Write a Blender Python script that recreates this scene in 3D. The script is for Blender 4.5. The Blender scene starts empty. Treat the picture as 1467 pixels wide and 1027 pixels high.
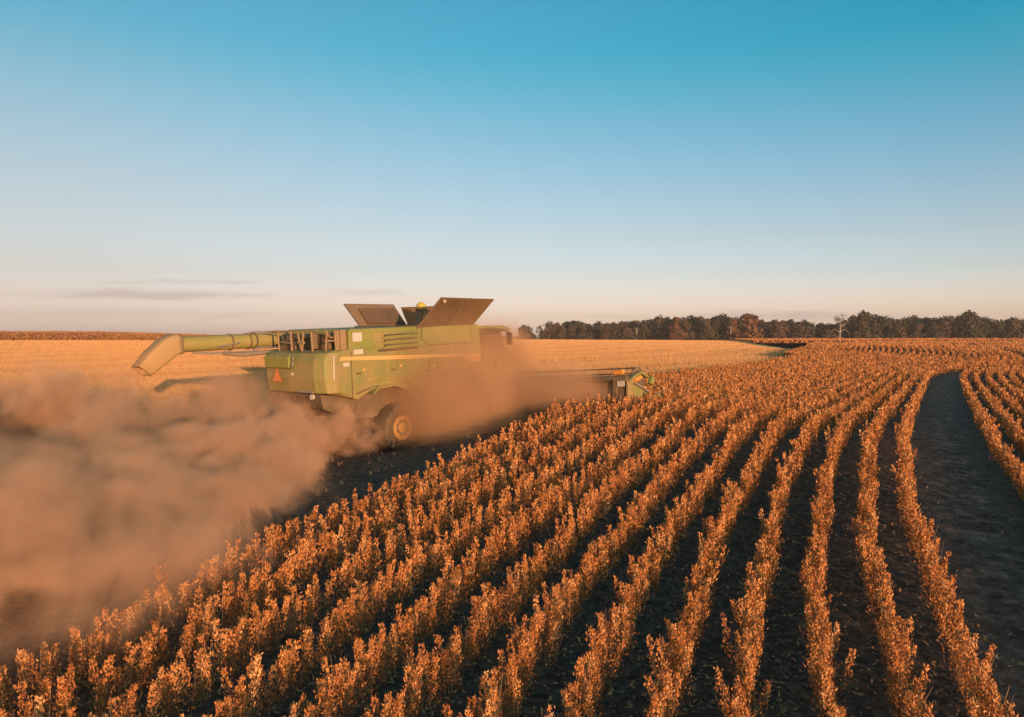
import bpy, bmesh, math, random
import numpy as np
from mathutils import Vector, Matrix

R = math.radians
sc = bpy.context.scene
col = sc.collection
rng = np.random.default_rng(7)
random.seed(7)

# ------------------------------------------------------------------ camera
CAM_H = 4.2
cam_d = bpy.data.cameras.new('camera')
cam = bpy.data.objects.new('camera', cam_d)
col.objects.link(cam)
cam.location = (0, 0, CAM_H)
cam.rotation_euler = (R(90), 0, 0)
cam_d.sensor_width = 36
cam_d.lens = 1050 / 1467 * 36
cam_d.shift_y = -31.5 / 1467
cam_d.clip_start = 0.1
cam_d.clip_end = 8000
sc.camera = cam

# ------------------------------------------------------------------ light
SUN_EL = 5.0
SUN_AZ = 155.0                 # clockwise from +Y: low behind the camera, to the right
sx, sy = math.sin(R(SUN_AZ)), math.cos(R(SUN_AZ))
sun_vec = Vector((sx * math.cos(R(SUN_EL)), sy * math.cos(R(SUN_EL)), math.sin(R(SUN_EL))))
ld = bpy.data.lights.new('sun', 'SUN')
ld.energy = 5.0
ld.angle = R(0.5)
ld.color = (1.0, 0.55, 0.29)
lo = bpy.data.objects.new('sun', ld)
col.objects.link(lo)
lo.rotation_euler = sun_vec.to_track_quat('Z', 'Y').to_euler()

world = bpy.data.worlds.new('World')
sc.world = world
world.use_nodes = True
wn = world.node_tree
wn.nodes.clear()


def N(t, typ, **kw):
    n = t.nodes.new(typ)
    for k, v in kw.items():
        if k.startswith('i_'):
            n.inputs[k[2:].replace('_', ' ')].default_value = v
        else:
            setattr(n, k, v)
    return n


def L(t, a, b):
    t.links.new(a, b)


def ramp(t, stops, interp='LINEAR'):
    n = t.nodes.new('ShaderNodeValToRGB')
    n.color_ramp.interpolation = interp
    e = n.color_ramp.elements
    while len(e) < len(stops):
        e.new(0.5)
    for q, (p, c) in zip(e, stops):
        q.position = p
        q.color = (*c, 1) if len(c) == 3 else c
    return n


def mathn(t, op, a, b=None, c=None, clamp=False):
    n = t.nodes.new('ShaderNodeMath')
    n.operation = op
    n.use_clamp = clamp
    for i, v in enumerate((a, b, c)):
        if v is None:
            continue
        if isinstance(v, (int, float)):
            n.inputs[i].default_value = v
        else:
            t.links.new(v, n.inputs[i])
    return n.outputs[0]


sky = N(wn, 'ShaderNodeTexSky', sky_type='NISHITA', sun_disc=False)
sky.sun_elevation = R(SUN_EL)
sky.sun_rotation = R(SUN_AZ)
sky.air_density = 1.0
sky.dust_density = 1.2
sky.ozone_density = 1.5
tc = N(wn, 'ShaderNodeTexCoord')
sep = N(wn, 'ShaderNodeSeparateXYZ')
L(wn, tc.outputs['Generated'], sep.inputs[0])
# tint of the evening air by elevation, relative to the Nishita sky
SKY_L = [(0.0, (3.492, 3.908, 10.777)), (0.026, (2.887, 3.058, 7.698)), (0.0522, (2.328, 2.299, 5.132)), (0.101, (2.029, 1.794, 3.161)), (0.1658, (1.873, 1.579, 2.182)), (0.2619, (1.991, 1.635, 1.881)), (0.3718, (2.034, 1.725, 1.807)), (0.4782, (1.896, 1.817, 1.857)), (0.5662, (1.662, 1.884, 1.922)), (0.6508, (1.286, 1.913, 1.93)), (0.725, (0.987, 1.907, 2.044))]
SKY_R = [(0.0, (4.806, 5.173, 13.188)), (0.026, (3.973, 4.047, 9.42)), (0.0514, (3.204, 3.043, 6.28)), (0.0996, (2.881, 2.607, 4.501)), (0.1635, (2.385, 2.252, 3.264)), (0.2583, (2.151, 2.059, 2.551)), (0.3668, (1.826, 2.034, 2.418)), (0.4719, (1.413, 2.059, 2.417)), (0.5589, (1.007, 2.062, 2.33)), (0.6426, (0.569, 2.099, 2.322)), (0.7162, (0.32, 2.084, 2.31))]
zz = mathn(wn, 'MULTIPLY', sep.outputs['Z'], 2.0, clamp=True)
rL = ramp(wn, SKY_L)
rR = ramp(wn, SKY_R)
L(wn, zz, rL.inputs[0])
L(wn, zz, rR.inputs[0])
az = mathn(wn, 'MULTIPLY_ADD', sep.outputs['X'], 1.0, 0.5, clamp=True)
mlr = N(wn, 'ShaderNodeMix', data_type='RGBA')
L(wn, az, mlr.inputs[0])
L(wn, rL.outputs[0], mlr.inputs[6])
L(wn, rR.outputs[0], mlr.inputs[7])
mx = N(wn, 'ShaderNodeMix', data_type='RGBA', blend_type='MULTIPLY')
mx.inputs[0].default_value = 1
L(wn, sky.outputs[0], mx.inputs[6])
L(wn, mlr.outputs[2], mx.inputs[7])
# two small mauve cloud banks low over the horizon
ysafe = mathn(wn, 'MAXIMUM', sep.outputs['Y'], 0.05)
cu = mathn(wn, 'DIVIDE', sep.outputs['X'], ysafe)
cv = mathn(wn, 'DIVIDE', sep.outputs['Z'], ysafe)
cxyz = N(wn, 'ShaderNodeCombineXYZ')
L(wn, mathn(wn, 'MULTIPLY', cu, 9.0), cxyz.inputs[0])
L(wn, mathn(wn, 'MULTIPLY', cv, 90.0), cxyz.inputs[1])
cn = N(wn, 'ShaderNodeTexNoise', i_Scale=1.3, i_Detail=5.0, i_Roughness=0.55, i_Distortion=0.3)
L(wn, cxyz.outputs[0], cn.inputs['Vector'])
nz0 = mathn(wn, 'MULTIPLY_ADD', cn.outputs['Fac'], 2.4, -1.2)
cf = None
for (u0, v0, ua, va, wgt) in ((-.51, .056, .17, .009, .62), (-.46, .074, .12, .004, .35), (-.19, .060, .07, .005, .30), (.36, .028, .20, .007, .55), (-.55, .03, .3, .012, .22)):
    du = mathn(wn, 'MULTIPLY_ADD', cu, 1 / ua, -u0 / ua)
    dv = mathn(wn, 'MULTIPLY_ADD', cv, 1 / va, -v0 / va)
    rr_ = mathn(wn, 'SQRT', mathn(wn, 'ADD', mathn(wn, 'MULTIPLY', du, du), mathn(wn, 'MULTIPLY', dv, dv)))
    f_ = mathn(wn, 'SUBTRACT', 1.15, rr_)
    f_ = mathn(wn, 'ADD', f_, nz0, clamp=True)
    f_ = mathn(wn, 'MULTIPLY', f_, wgt)
    cf = f_ if cf is None else mathn(wn, 'MAXIMUM', cf, f_)
mc = N(wn, 'ShaderNodeMix', data_type='RGBA')
L(wn, cf, mc.inputs[0])
L(wn, mx.outputs[2], mc.inputs[6])
mc.inputs[7].default_value = (4.5, 3.55, 3.35, 1)
bg = N(wn, 'ShaderNodeBackground')
bg.inputs['Strength'].default_value = 0.12
L(wn, mc.outputs[2], bg.inputs['Color'])
wo = N(wn, 'ShaderNodeOutputWorld')
L(wn, bg.outputs[0], wo.inputs[0])

vs = sc.view_settings
sc.display_settings.display_device = 'sRGB'
vs.view_transform = 'Standard'
vs.look = 'None'
vs.exposure = 0.0
vs.gamma = 1.0
vs.use_curve_mapping = False

cy = sc.cycles
cy.max_bounces = 6
cy.diffuse_bounces = 3
cy.glossy_bounces = 2
cy.transmission_bounces = 4
cy.transparent_max_bounces = 8
cy.volume_bounces = 1
cy.caustics_reflective = False
cy.caustics_refractive = False
cy.use_denoising = True


# ------------------------------------------------------------------ helpers
def tag(o, label=None, cat=None, group=None, kind=None):
    if label:
        o['label'] = label
    if cat:
        o['category'] = cat
    if group:
        o['group'] = group
    if kind:
        o['kind'] = kind
    return o


def empty(name, loc=(0, 0, 0)):
    o = bpy.data.objects.new(name, None)
    o.empty_display_size = 0.3
    o.location = loc
    col.objects.link(o)
    return o


def link_bm(name, bm, mats, parent=None, bevel=0.0, smooth=False, seg=2):
    bmesh.ops.recalc_face_normals(bm, faces=bm.faces)
    me = bpy.data.meshes.new(name)
    bm.to_mesh(me)
    bm.free()
    if not isinstance(mats, (list, tuple)):
        mats = [mats]
    for m in mats:
        me.materials.append(m)
    o = bpy.data.objects.new(name, me)
    col.objects.link(o)
    if parent is not None:
        o.parent = parent
    if smooth:
        for p in me.polygons:
            p.use_smooth = True
        try:
            me.set_sharp_from_angle(angle=R(40))
        except Exception:
            pass
    if bevel > 0:
        b = o.modifiers.new('bevel', 'BEVEL')
        b.width = bevel
        b.segments = seg
        b.limit_method = 'ANGLE'
        b.angle_limit = R(30)
    return o


def np_mesh(name, V, Fq, mats, tint=None, mat_idx=None, nside=4):
    me = bpy.data.meshes.new(name)
    nf = len(Fq)
    me.vertices.add(len(V))
    me.vertices.foreach_set('co', np.ascontiguousarray(V, np.float32).ravel())
    me.loops.add(nf * nside)
    me.loops.foreach_set('vertex_index', np.ascontiguousarray(Fq, np.int32).ravel())
    me.polygons.add(nf)
    me.polygons.foreach_set('loop_start', np.arange(0, nf * nside, nside, dtype=np.int32))
    me.polygons.foreach_set('loop_total', np.full(nf, nside, np.int32))
    if mat_idx is not None:
        me.polygons.foreach_set('material_index', np.ascontiguousarray(mat_idx, np.int32))
    me.update(calc_edges=True)
    if tint is not None:
        a = me.attributes.new('tint', 'FLOAT', 'FACE')
        a.data.foreach_set('value', np.ascontiguousarray(tint, np.float32))
    for m in mats:
        me.materials.append(m)
    o = bpy.data.objects.new(name, me)
    col.objects.link(o)
    return o


def box(bm, x0, x1, y0, y1, z0, z1, f=None, mi=0):
    P = [(x0, y0, z0), (x1, y0, z0), (x1, y1, z0), (x0, y1, z0), (x0, y0, z1), (x1, y0, z1), (x1, y1, z1), (x0, y1, z1)]
    if f:
        P = [f(p) for p in P]
    v = [bm.verts.new(p) for p in P]
    for q in ((3, 2, 1, 0), (4, 5, 6, 7), (0, 1, 5, 4), (1, 2, 6, 5), (2, 3, 7, 6), (3, 0, 4, 7)):
        bm.faces.new([v[i] for i in q]).material_index = mi


def prism_x(bm, prof, x0, x1, f=None, mi=0, taper=None):
    """profile of (y, z) extruded from x0 to x1"""
    A, B = [], []
    for (y, z) in prof:
        pa, pb = (x0, y, z), (x1, y, z)
        if f:
            pa, pb = f(pa), f(pb)
        A.append(bm.verts.new(pa))
        B.append(bm.verts.new(pb))
    n = len(prof)
    bm.faces.new(A).material_index = mi
    bm.faces.new(B[::-1]).material_index = mi
    for i in range(n):
        j = (i + 1) % n
        bm.faces.new((A[j], A[i], B[i], B[j])).material_index = mi


def tube(bm, pts, r, n=10, cap=True, mi=0):
    """tube along a polyline; r scalar or list"""
    pts = [Vector(p) for p in pts]
    rr = r if isinstance(r, (list, tuple)) else [r] * len(pts)
    rings = []
    up = Vector((0, 0, 1))
    for i, p in enumerate(pts):
        a = pts[max(i - 1, 0)]
        b = pts[min(i + 1, len(pts) - 1)]
        d = (b - a).normalized()
        u = d.cross(up)
        if u.length < 1e-3:
            u = d.cross(Vector((1, 0, 0)))
        u.normalize()
        w = u.cross(d)
        rings.append([bm.verts.new(p + (u * math.cos(2 * math.pi * k / n) + w * math.sin(2 * math.pi * k / n)) * rr[i]) for k in range(n)])
    for a, b in zip(rings, rings[1:]):
        for k in range(n):
            bm.faces.new((a[k], a[(k + 1) % n], b[(k + 1) % n], b[k])).material_index = mi
    if cap:
        bm.faces.new(rings[0][::-1]).material_index = mi
        bm.faces.new(rings[-1]).material_index = mi


def lathe_x(bm, prof, c, n=32, mi=0):
    """profile of (x, r) revolved about the x axis through c"""
    rings = []
    for (x, r) in prof:
        rings.append([bm.verts.new((c[0] + x, c[1] + r * math.cos(2 * math.pi * k / n), c[2] + r * math.sin(2 * math.pi * k / n))) for k in range(n)])
    for a, b in zip(rings, rings[1:]):
        for k in range(n):
            bm.faces.new((a[k], a[(k + 1) % n], b[(k + 1) % n], b[k])).material_index = mi
    bm.faces.new(rings[0][::-1]).material_index = mi
    bm.faces.new(rings[-1]).material_index = mi


# ------------------------------------------------------------------ materials
def mat(name):
    m = bpy.data.materials.new(name)
    m.use_nodes = True
    t = m.node_tree
    return m, t, t.nodes['Principled BSDF']


def paint(name, c, dust=0.35, rough=0.5, metal=0.0, dustc=(0.42, 0.26, 0.12), scale=1.6, coat=0.0):
    m, t, b = mat(name)
    tcn = N(t, 'ShaderNodeTexCoord')
    n1 = N(t, 'ShaderNodeTexNoise', i_Scale=scale, i_Detail=6.0, i_Roughness=0.65)
    L(t, tcn.outputs['Object'], n1.inputs['Vector'])
    r = ramp(t, [(0.3, (0, 0, 0)), (0.75, (1, 1, 1))])
    L(t, n1.outputs['Fac'], r.inputs[0])
    f = mathn(t, 'MULTIPLY', r.outputs[0], dust)
    f = mathn(t, 'ADD', f, dust * 0.45)
    mp_ = N(t, 'ShaderNodeMapping')
    mp_.inputs['Scale'].default_value = (5, 5, .7)
    L(t, tcn.outputs['Object'], mp_.inputs[0])
    n2 = N(t, 'ShaderNodeTexNoise', i_Scale=1.5, i_Detail=5.0, i_Roughness=0.7)
    L(t, mp_.outputs[0], n2.inputs['Vector'])
    f = mathn(t, 'MULTIPLY_ADD', mathn(t, 'SUBTRACT', n2.outputs['Fac'], 0.5), dust * 1.1, f, clamp=True)
    rf_ = mathn(t, 'MULTIPLY_ADD', f, 0.35, rough, clamp=True)
    L(t, rf_, b.inputs['Roughness'])
    x = N(t, 'ShaderNodeMix', data_type='RGBA')
    L(t, f, x.inputs[0])
    x.inputs[6].default_value = (*c, 1)
    x.inputs[7].default_value = (*dustc, 1)
    L(t, x.outputs[2], b.inputs['Base Color'])
    b.inputs['Metallic'].default_value = metal
    b.inputs['Coat Weight'].default_value = coat
    return m


M = {}
M['green'] = paint('green_paint', (0.10, 0.19, 0.024), 0.62, 0.42, scale=1.2)
M['green2'] = paint('green_paint_light', (0.16, 0.24, 0.03), 0.42, 0.45, scale=1.2)
M['yellow'] = paint('yellow_paint', (0.78, 0.48, 0.05), 0.22, 0.4)
M['rim'] = paint('rim_paint', (0.60, 0.33, 0.06), 0.6, 0.55, dustc=(.62, .38, .17), scale=4)
M['black'] = paint('black_plastic', (0.02, 0.02, 0.022), 0.25, 0.6)
M['rubber'] = paint('tyre_rubber', (0.025, 0.024, 0.023), 0.5, 0.85, dustc=(0.25, 0.16, 0.085))
M['steel'] = paint('bare_steel', (0.36, 0.34, 0.31), 0.35, 0.45, 0.5)
M['dark'] = paint('dark_metal', (0.06, 0.055, 0.05), 0.4, 0.55, 0.2)
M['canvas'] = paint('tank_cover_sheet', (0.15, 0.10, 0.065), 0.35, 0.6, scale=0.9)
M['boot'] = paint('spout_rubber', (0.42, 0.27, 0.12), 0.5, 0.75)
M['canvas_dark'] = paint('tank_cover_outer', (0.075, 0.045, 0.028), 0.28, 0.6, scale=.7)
M['tube'] = paint('auger_paint', (0.20, 0.26, 0.035), 0.6, 0.55, scale=.5)
M['white'] = paint('white_marker', (0.62, 0.58, 0.52), 0.3, 0.35)
M['stripe'] = paint('stripe_paint', (0.70, 0.42, 0.07), 0.7, 0.5, dustc=(.60, .37, .17), scale=2)
M['rail'] = paint('rail_paint', (0.22, 0.16, 0.10), 0.5, 0.6)
M['orange'] = paint('orange_emblem', (0.72, 0.22, 0.04), 0.45, 0.5)
M['red'] = paint('red_border', (0.5, 0.10, 0.03), 0.4, 0.4)
M['amber'] = paint('amber_lens', (0.85, 0.30, 0.03), 0.15, 0.3)
mg, tg, bgl = mat('cab_glass')
bgl.inputs['Base Color'].default_value = (0.05, 0.06, 0.06, 1)
bgl.inputs['Roughness'].default_value = 0.08
bgl.inputs['Coat Weight'].default_value = 0.5
M['glass'] = mg


mtp, ttp, btp = mat('tarp_fabric')
btp.inputs['Base Color'].default_value = (0.50, 0.27, 0.11, 1)
btp.inputs['Roughness'].default_value = 0.8
_tr = N(ttp, 'ShaderNodeBsdfTranslucent')
_tr.inputs['Color'].default_value = (0.62, 0.34, 0.14, 1)
_mx = N(ttp, 'ShaderNodeMixShader')
_mx.inputs[0].default_value = 0.45
L(ttp, btp.outputs[0], _mx.inputs[1])
L(ttp, _tr.outputs[0], _mx.inputs[2])
L(ttp, _mx.outputs[0], ttp.nodes['Material Output'].inputs['Surface'])
M['tarp'] = mtp


def plant_mat(name, stops, rough=0.6, trans=0.0):
    m, t, b = mat(name)
    a = N(t, 'ShaderNodeAttribute', attribute_name='tint')
    r = ramp(t, stops)
    L(t, a.outputs['Fac'], r.inputs[0])
    L(t, r.outputs[0], b.inputs['Base Color'])
    b.inputs['Roughness'].default_value = rough
    b.inputs['Specular IOR Level'].default_value = 0.25
    return m


M['pod'] = plant_mat('ripe_pods', [(0.0, (0.19, 0.062, 0.02)), (0.35, (0.46, 0.17, 0.05)), (0.75, (0.66, 0.285, 0.095)), (1.0, (0.80, 0.46, 0.20))])
M['stem'] = plant_mat('dry_stems', [(0.0, (0.15, 0.09, 0.05)), (1.0, (0.36, 0.24, 0.13))], 0.8)
M['straw'] = plant_mat('straw', [(0.0, (0.50, 0.25, 0.098)), (1.0, (0.63, 0.355, 0.155))], 0.7)
M['corn'] = plant_mat('far_standing_crop', [(0.0, (0.34, 0.16, 0.062)), (1.0, (0.40, 0.20, 0.082))], 0.8)

# ------------------------------------------------------------------ terrain
gx = [-16, -6, 4, 14, 24, 36]
gy = [3, 10, 18, 26, 36, 50]
GZ = [[0.11, 0.05, -0.18, -0.29, -0.35, -0.42],
      [0.16, 0.47, 0.22, 0.09, -0.07, -0.30],
      [0.38, 0.69, 0.97, 0.53, 0.21, -0.16],
      [0.53, 0.61, 1.36, 0.83, 0.43, 0.0],
      [0.70, 0.91, 1.14, 0.94, 0.60, 0.24],
      [0.94, 1.03, 1.03, 0.94, 0.77, 0.58]]
CT = [(x, y, GZ[j][i]) for j, y in enumerate(gy) for i, x in enumerate(gx)]
CT += [(44, 72, .72), (50, 84, .95), (60, 105, 1.65), (75, 140, 1.75), (40, 110, 1.3), (20, 78, 1.1), (74, 152, 1.5),
       (120, 180, 1.5), (100, 300, 1.7), (0, 150, 1.4), (0, 300, 2.2), (-60, 100, 1.7), (-70, 178, 2.75), (-140, 170, 2.75), (-60, 260, 2.6), (-200, 260, 2.8),
       (-25, 62, 1.2), (-42, 40, 1.0), (-42, 15, .5), (-42, 0, .3), (220, 400, 1.9), (60, 430, 2.0), (-200, 430, 2.7),
       (42, 20, -.3), (64, 50, .35), (70, 90, .8), (62, 12, -.6), (-20, -25, 0.), (30, -25, -.5), (150, 60, .4), (-120, 60, 1.1),
       (110, 120, 1.0), (4, 22, 1.55)]
CT = np.array(CT, float)
TS = 50.0


def _U(r2):
    return np.where(r2 > 0, 0.5 * r2 * np.log(r2 + 1e-12), 0)


def _tps():
    n = len(CT)
    X = CT[:, :2] / TS
    A = np.zeros((n + 3, n + 3))
    A[:n, :n] = _U(((X[:, None] - X[None]) ** 2).sum(2)) + 2e-4 * np.eye(n)
    A[:n, n] = 1
    A[:n, n + 1:] = X
    A[n:, :n] = A[:n, n:].T
    return np.linalg.solve(A, np.concatenate([CT[:, 2], [0, 0, 0]])), X


TPW, TPX = _tps()

# combine pose (measured from the photograph)
CP = np.array([-4.66, 23.4, 0.66])
C_HEAD, C_PITCH, C_ROLL = 0.66, 0.05, 0.0
cF = np.array([math.sin(C_HEAD), math.cos(C_HEAD)])
cR = np.array([math.cos(C_HEAD), -math.sin(C_HEAD)])


def to_local(x, y):
    dx, dy = x - CP[0], y - CP[1]
    return dx * cR[0] + dy * cR[1], dx * cF[0] + dy * cF[1]


def gz(x, y):
    x = np.atleast_1d(np.asarray(x, float))
    y = np.atleast_1d(np.asarray(y, float))
    out = np.empty(len(x))
    for a in range(0, len(x), 40000):
        X = np.stack([x[a:a + 40000], y[a:a + 40000]], 1) / TS
        d = ((X[:, None] - TPX[None]) ** 2).sum(2)
        out[a:a + 40000] = _U(d) @ TPW[:len(TPX)] + TPW[len(TPX)] + X @ TPW[len(TPX) + 1:]
    r = np.hypot(x - 20, y - 120)
    w = np.clip((r - 260) / 200, 0, 1)
    w = w * w * (3 - 2 * w)
    out = out * (1 - w) + 2.2 * w
    out = out + 0.12
    # the machine stands on a flattened, slightly climbing strip
    xl, yl = to_local(x, y)
    w = np.exp(-(xl / 2.4) ** 4 - ((yl - 1.8) / 4.2) ** 4)
    out = out * (1 - w) + (CP[2] + math.tan(C_PITCH) * yl) * w
    return out


# ------------------------------------------------------------------ crop row geometry
SP = 0.76
S0, S1, DS = -24.0, 330.0, 0.1
ss = np.arange(S0, S1, DS)
P0, K1, K2, K3 = 0.4689, 0.00806, -0.0643, 0.2439
phi = P0 + K1 * ss + K2 * ss * ss / 2 * .01 + K3 * ss ** 3 / 6 * 1e-4
phi_end = np.interp(ss, [46, 55, 62, 70, 77, 86, 96, 110, 150, 330], [0.556, 0.63, 0.78, 0.95, 0.87, 0.62, 0.49, 0.45, 0.50, 0.70])
wb = np.clip((ss - 44) / 6, 0, 1)
phi = np.where(ss < 44, phi, phi * (1 - wb) + phi_end * wb)
_f = phi.copy()
for _i in range(1, 60):      # soften the kinks
    _f[60:-60] += phi[60 - _i:-60 - _i] + phi[60 + _i:len(phi) - 60 + _i]
phi[60:-60] = _f[60:-60] / 119
rx = np.cumsum(np.sin(phi)) * DS
ry = np.cumsum(np.cos(phi)) * DS
i0 = np.argmin(abs(ss))
rx += 8.598 - rx[i0]
ry += 16.0 - ry[i0]


def row_xy(k, s):
    x = np.interp(s, ss, rx)
    y = np.interp(s, ss, ry)
    p = np.interp(s, ss, phi)
    return x - np.cos(p) * k * SP, y + np.sin(p) * k * SP, p


def row_coord(x, y):
    """(k, s) of a ground point by nearest point of the reference row"""
    sub = slice(None, None, 10)
    X, Y, Pp = rx[sub], ry[sub], phi[sub]
    ko, so = np.empty(len(x)), np.empty(len(x))
    for a in range(0, len(x), 4000):
        d = (x[a:a + 4000, None] - X) ** 2 + (y[a:a + 4000, None] - Y) ** 2
        i = d.argmin(1)
        ko[a:a + 4000] = -((x[a:a + 4000] - X[i]) * np.cos(Pp[i]) - (y[a:a + 4000] - Y[i]) * np.sin(Pp[i])) / SP
        so[a:a + 4000] = ss[sub][i]
    return ko, so


K_EDGE = 12        # last standing row beside the cut strip
K_FAR = 21         # last standing row ahead of the header
_hx, _hy = CP[0] + cF[0] * 7.4, CP[1] + cF[1] * 7.4
_, s_h = row_coord(np.array([_hx]), np.array([_hy]))
S_HEAD = float(s_h[0])


def k_far(s):
    return np.interp(s, [0, 56, 66, 76, 90], [K_FAR, K_FAR, 25, 31, 36])


def uncut(k, s):
    return ((k <= K_EDGE + .5) & (k > -.5)) | (k < -2.5) | ((k > K_EDGE) & (k <= k_far(s) + .5) & (s > S_HEAD))


# ------------------------------------------------------------------ ground
def graded(lo_, hi_, c0, c1, fine, growth):
    a = list(np.arange(c0, c1, fine))
    st = fine
    v = c1
    while v < hi_:
        a.append(v)
        st *= growth
        v += st
    a.append(hi_)
    st = fine
    v = c0 - fine
    b = []
    while v > lo_:
        b.append(v)
        st *= growth
        v -= st
    b.append(lo_)
    return np.array(b[::-1] + a)


def build_ground():
    xs = graded(-4000, 4000, -16, 24, 0.22, 1.05)
    ys = graded(-400, 6000, 3, 40, 0.22, 1.04)
    nx, ny = len(xs), len(ys)
    X, Y = np.meshgrid(xs, ys)
    x, y = X.ravel(), Y.ravel()
    z = gz(x, y)
    k, s = row_coord(x, y)
    # soil micro relief, row ridges
    near = np.exp(-np.hypot(x, y - 10) / 60)
    z = z + near * (rng.normal(0, 0.018, len(x)))
    i = np.arange(nx * ny).reshape(ny, nx)
    Fq = np.stack([i[:-1, :-1], i[:-1, 1:], i[1:, 1:], i[1:, :-1]], -1).reshape(-1, 4)
    m, t, b = mat('ground_soil_and_stubble')
    at = N(t, 'ShaderNodeAttribute', attribute_name='cut')
    tcn = N(t, 'ShaderNodeTexCoord')
    n1 = N(t, 'ShaderNodeTexNoise', i_Scale=0.05, i_Detail=5.0, i_Roughness=0.6)
    n2 = N(t, 'ShaderNodeTexNoise', i_Scale=7.0, i_Detail=8.0, i_Roughness=0.75)
    n3 = N(t, 'ShaderNodeTexNoise', i_Scale=1.1, i_Detail=6.0, i_Roughness=0.7)
    for n in (n1, n2, n3):
        L(t, tcn.outputs['Object'], n.inputs['Vector'])
    soil = ramp(t, [(0.3, (0.07, 0.05, 0.038)), (0.5, (0.19, 0.135, 0.098)), (0.66, (0.38, 0.26, 0.17))])
    L(t, n2.outputs['Fac'], soil.inputs[0])
    st = ramp(t, [(0.3, (0.56, 0.31, 0.125)), (0.5, (0.72, 0.42, 0.18)), (0.7, (0.80, 0.50, 0.23))])
    f = mathn(t, 'MULTIPLY', n2.outputs['Fac'], 0.35)
    f = mathn(t, 'MULTIPLY_ADD', n1.outputs['Fac'], 0.40, f)
    f = mathn(t, 'MULTIPLY_ADD', n3.outputs['Fac'], 0.25, f)
    L(t, f, st.inputs[0])
    x1 = N(t, 'ShaderNodeMix', data_type='RGBA')
    L(t, at.outputs['Fac'], x1.inputs[0])
    ab = N(t, 'ShaderNodeAttribute', attribute_name='bare')
    n5 = N(t, 'ShaderNodeTexNoise', i_Scale=2.6, i_Detail=9.0, i_Roughness=0.78)
    L(t, tcn.outputs['Object'], n5.inputs['Vector'])
    so2 = ramp(t, [(0.36, (0.10, 0.05, 0.034)), (0.5, (0.33, 0.165, 0.115)), (0.62, (0.72, 0.36, 0.25))])
    L(t, n5.outputs['Fac'], so2.inputs[0])
    x0 = N(t, 'ShaderNodeMix', data_type='RGBA')
    L(t, ab.outputs['Fac'], x0.inputs[0])
    L(t, soil.outputs[0], x0.inputs[6])
    L(t, so2.outputs[0], x0.inputs[7])
    L(t, x0.outputs[2], x1.inputs[6])
    L(t, st.outputs[0], x1.inputs[7])
    L(t, x1.outputs[2], b.inputs['Base Color'])
    b.inputs['Roughness'].default_value = 0.95
    b.inputs['Specular IOR Level'].default_value = 0.1
    bp = N(t, 'ShaderNodeBump')
    bp.inputs['Strength'].default_value = 1.0
    bp.inputs['Distance'].default_value = 0.35
    n4 = N(t, 'ShaderNodeTexNoise', i_Scale=3.2, i_Detail=7.0, i_Roughness=0.72)
    L(t, tcn.outputs['Object'], n4.inputs['Vector'])
    L(t, n4.outputs['Fac'], bp.inputs['Height'])
    L(t, bp.outputs[0], b.inputs['Normal'])
    o = np_mesh('ground', np.stack([x, y, z], 1), Fq, [m])
    cut = np.where(uncut(k, s) | ((k <= -.5) & (k >= -2.6)), 0.0, 1.0)
    fresh = (k > K_EDGE) & (k < 32) & (s <= S_HEAD + 2)      # strip the machine has just gone over: mostly bare earth
    cut = np.where(fresh, 0.0, cut)
    cut = np.where(np.hypot(x, y) > 900, 0.5, cut)
    bare = np.clip(1.3 - np.abs(k + 1.5) * .9, 0, 1)
    a = o.data.attributes.new('bare', 'FLOAT', 'POINT')
    a.data.foreach_set('value', bare.astype(np.float32))
    a = o.data.attributes.new('cut', 'FLOAT', 'POINT')
    a.data.foreach_set('value', cut.astype(np.float32))
    for p in o.data.polygons:
        p.use_smooth = True
    tag(o, kind='structure')


build_ground()

# ------------------------------------------------------------------ plants
LOD = [  # max distance, plant spacing, pods per plant, pod length, pod width, stems
    (10, 0.058, 200, 0.034, 0.0145, 2),
    (16, 0.058, 118, 0.045, 0.020, 1),
    (26, 0.066, 66, 0.062, 0.027, 1),
    (44, 0.085, 36, 0.088, 0.040, 1),
    (75, 0.125, 20, 0.13, 0.062, 0),
    (130, 0.20, 13, 0.21, 0.10, 0),
    (500, 0.55, 9, 0.42, 0.22, 0)]


def quads_at(C, U_, W_):
    """diamond-like quads: centre, half-length vector, half-width vector"""
    V = np.stack([C - U_, C + W_ - U_ * .15, C + U_, C - W_ - U_ * .15], 1).reshape(-1, 3)
    Fq = np.arange(len(V)).reshape(-1, 4)
    return V, Fq


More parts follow.
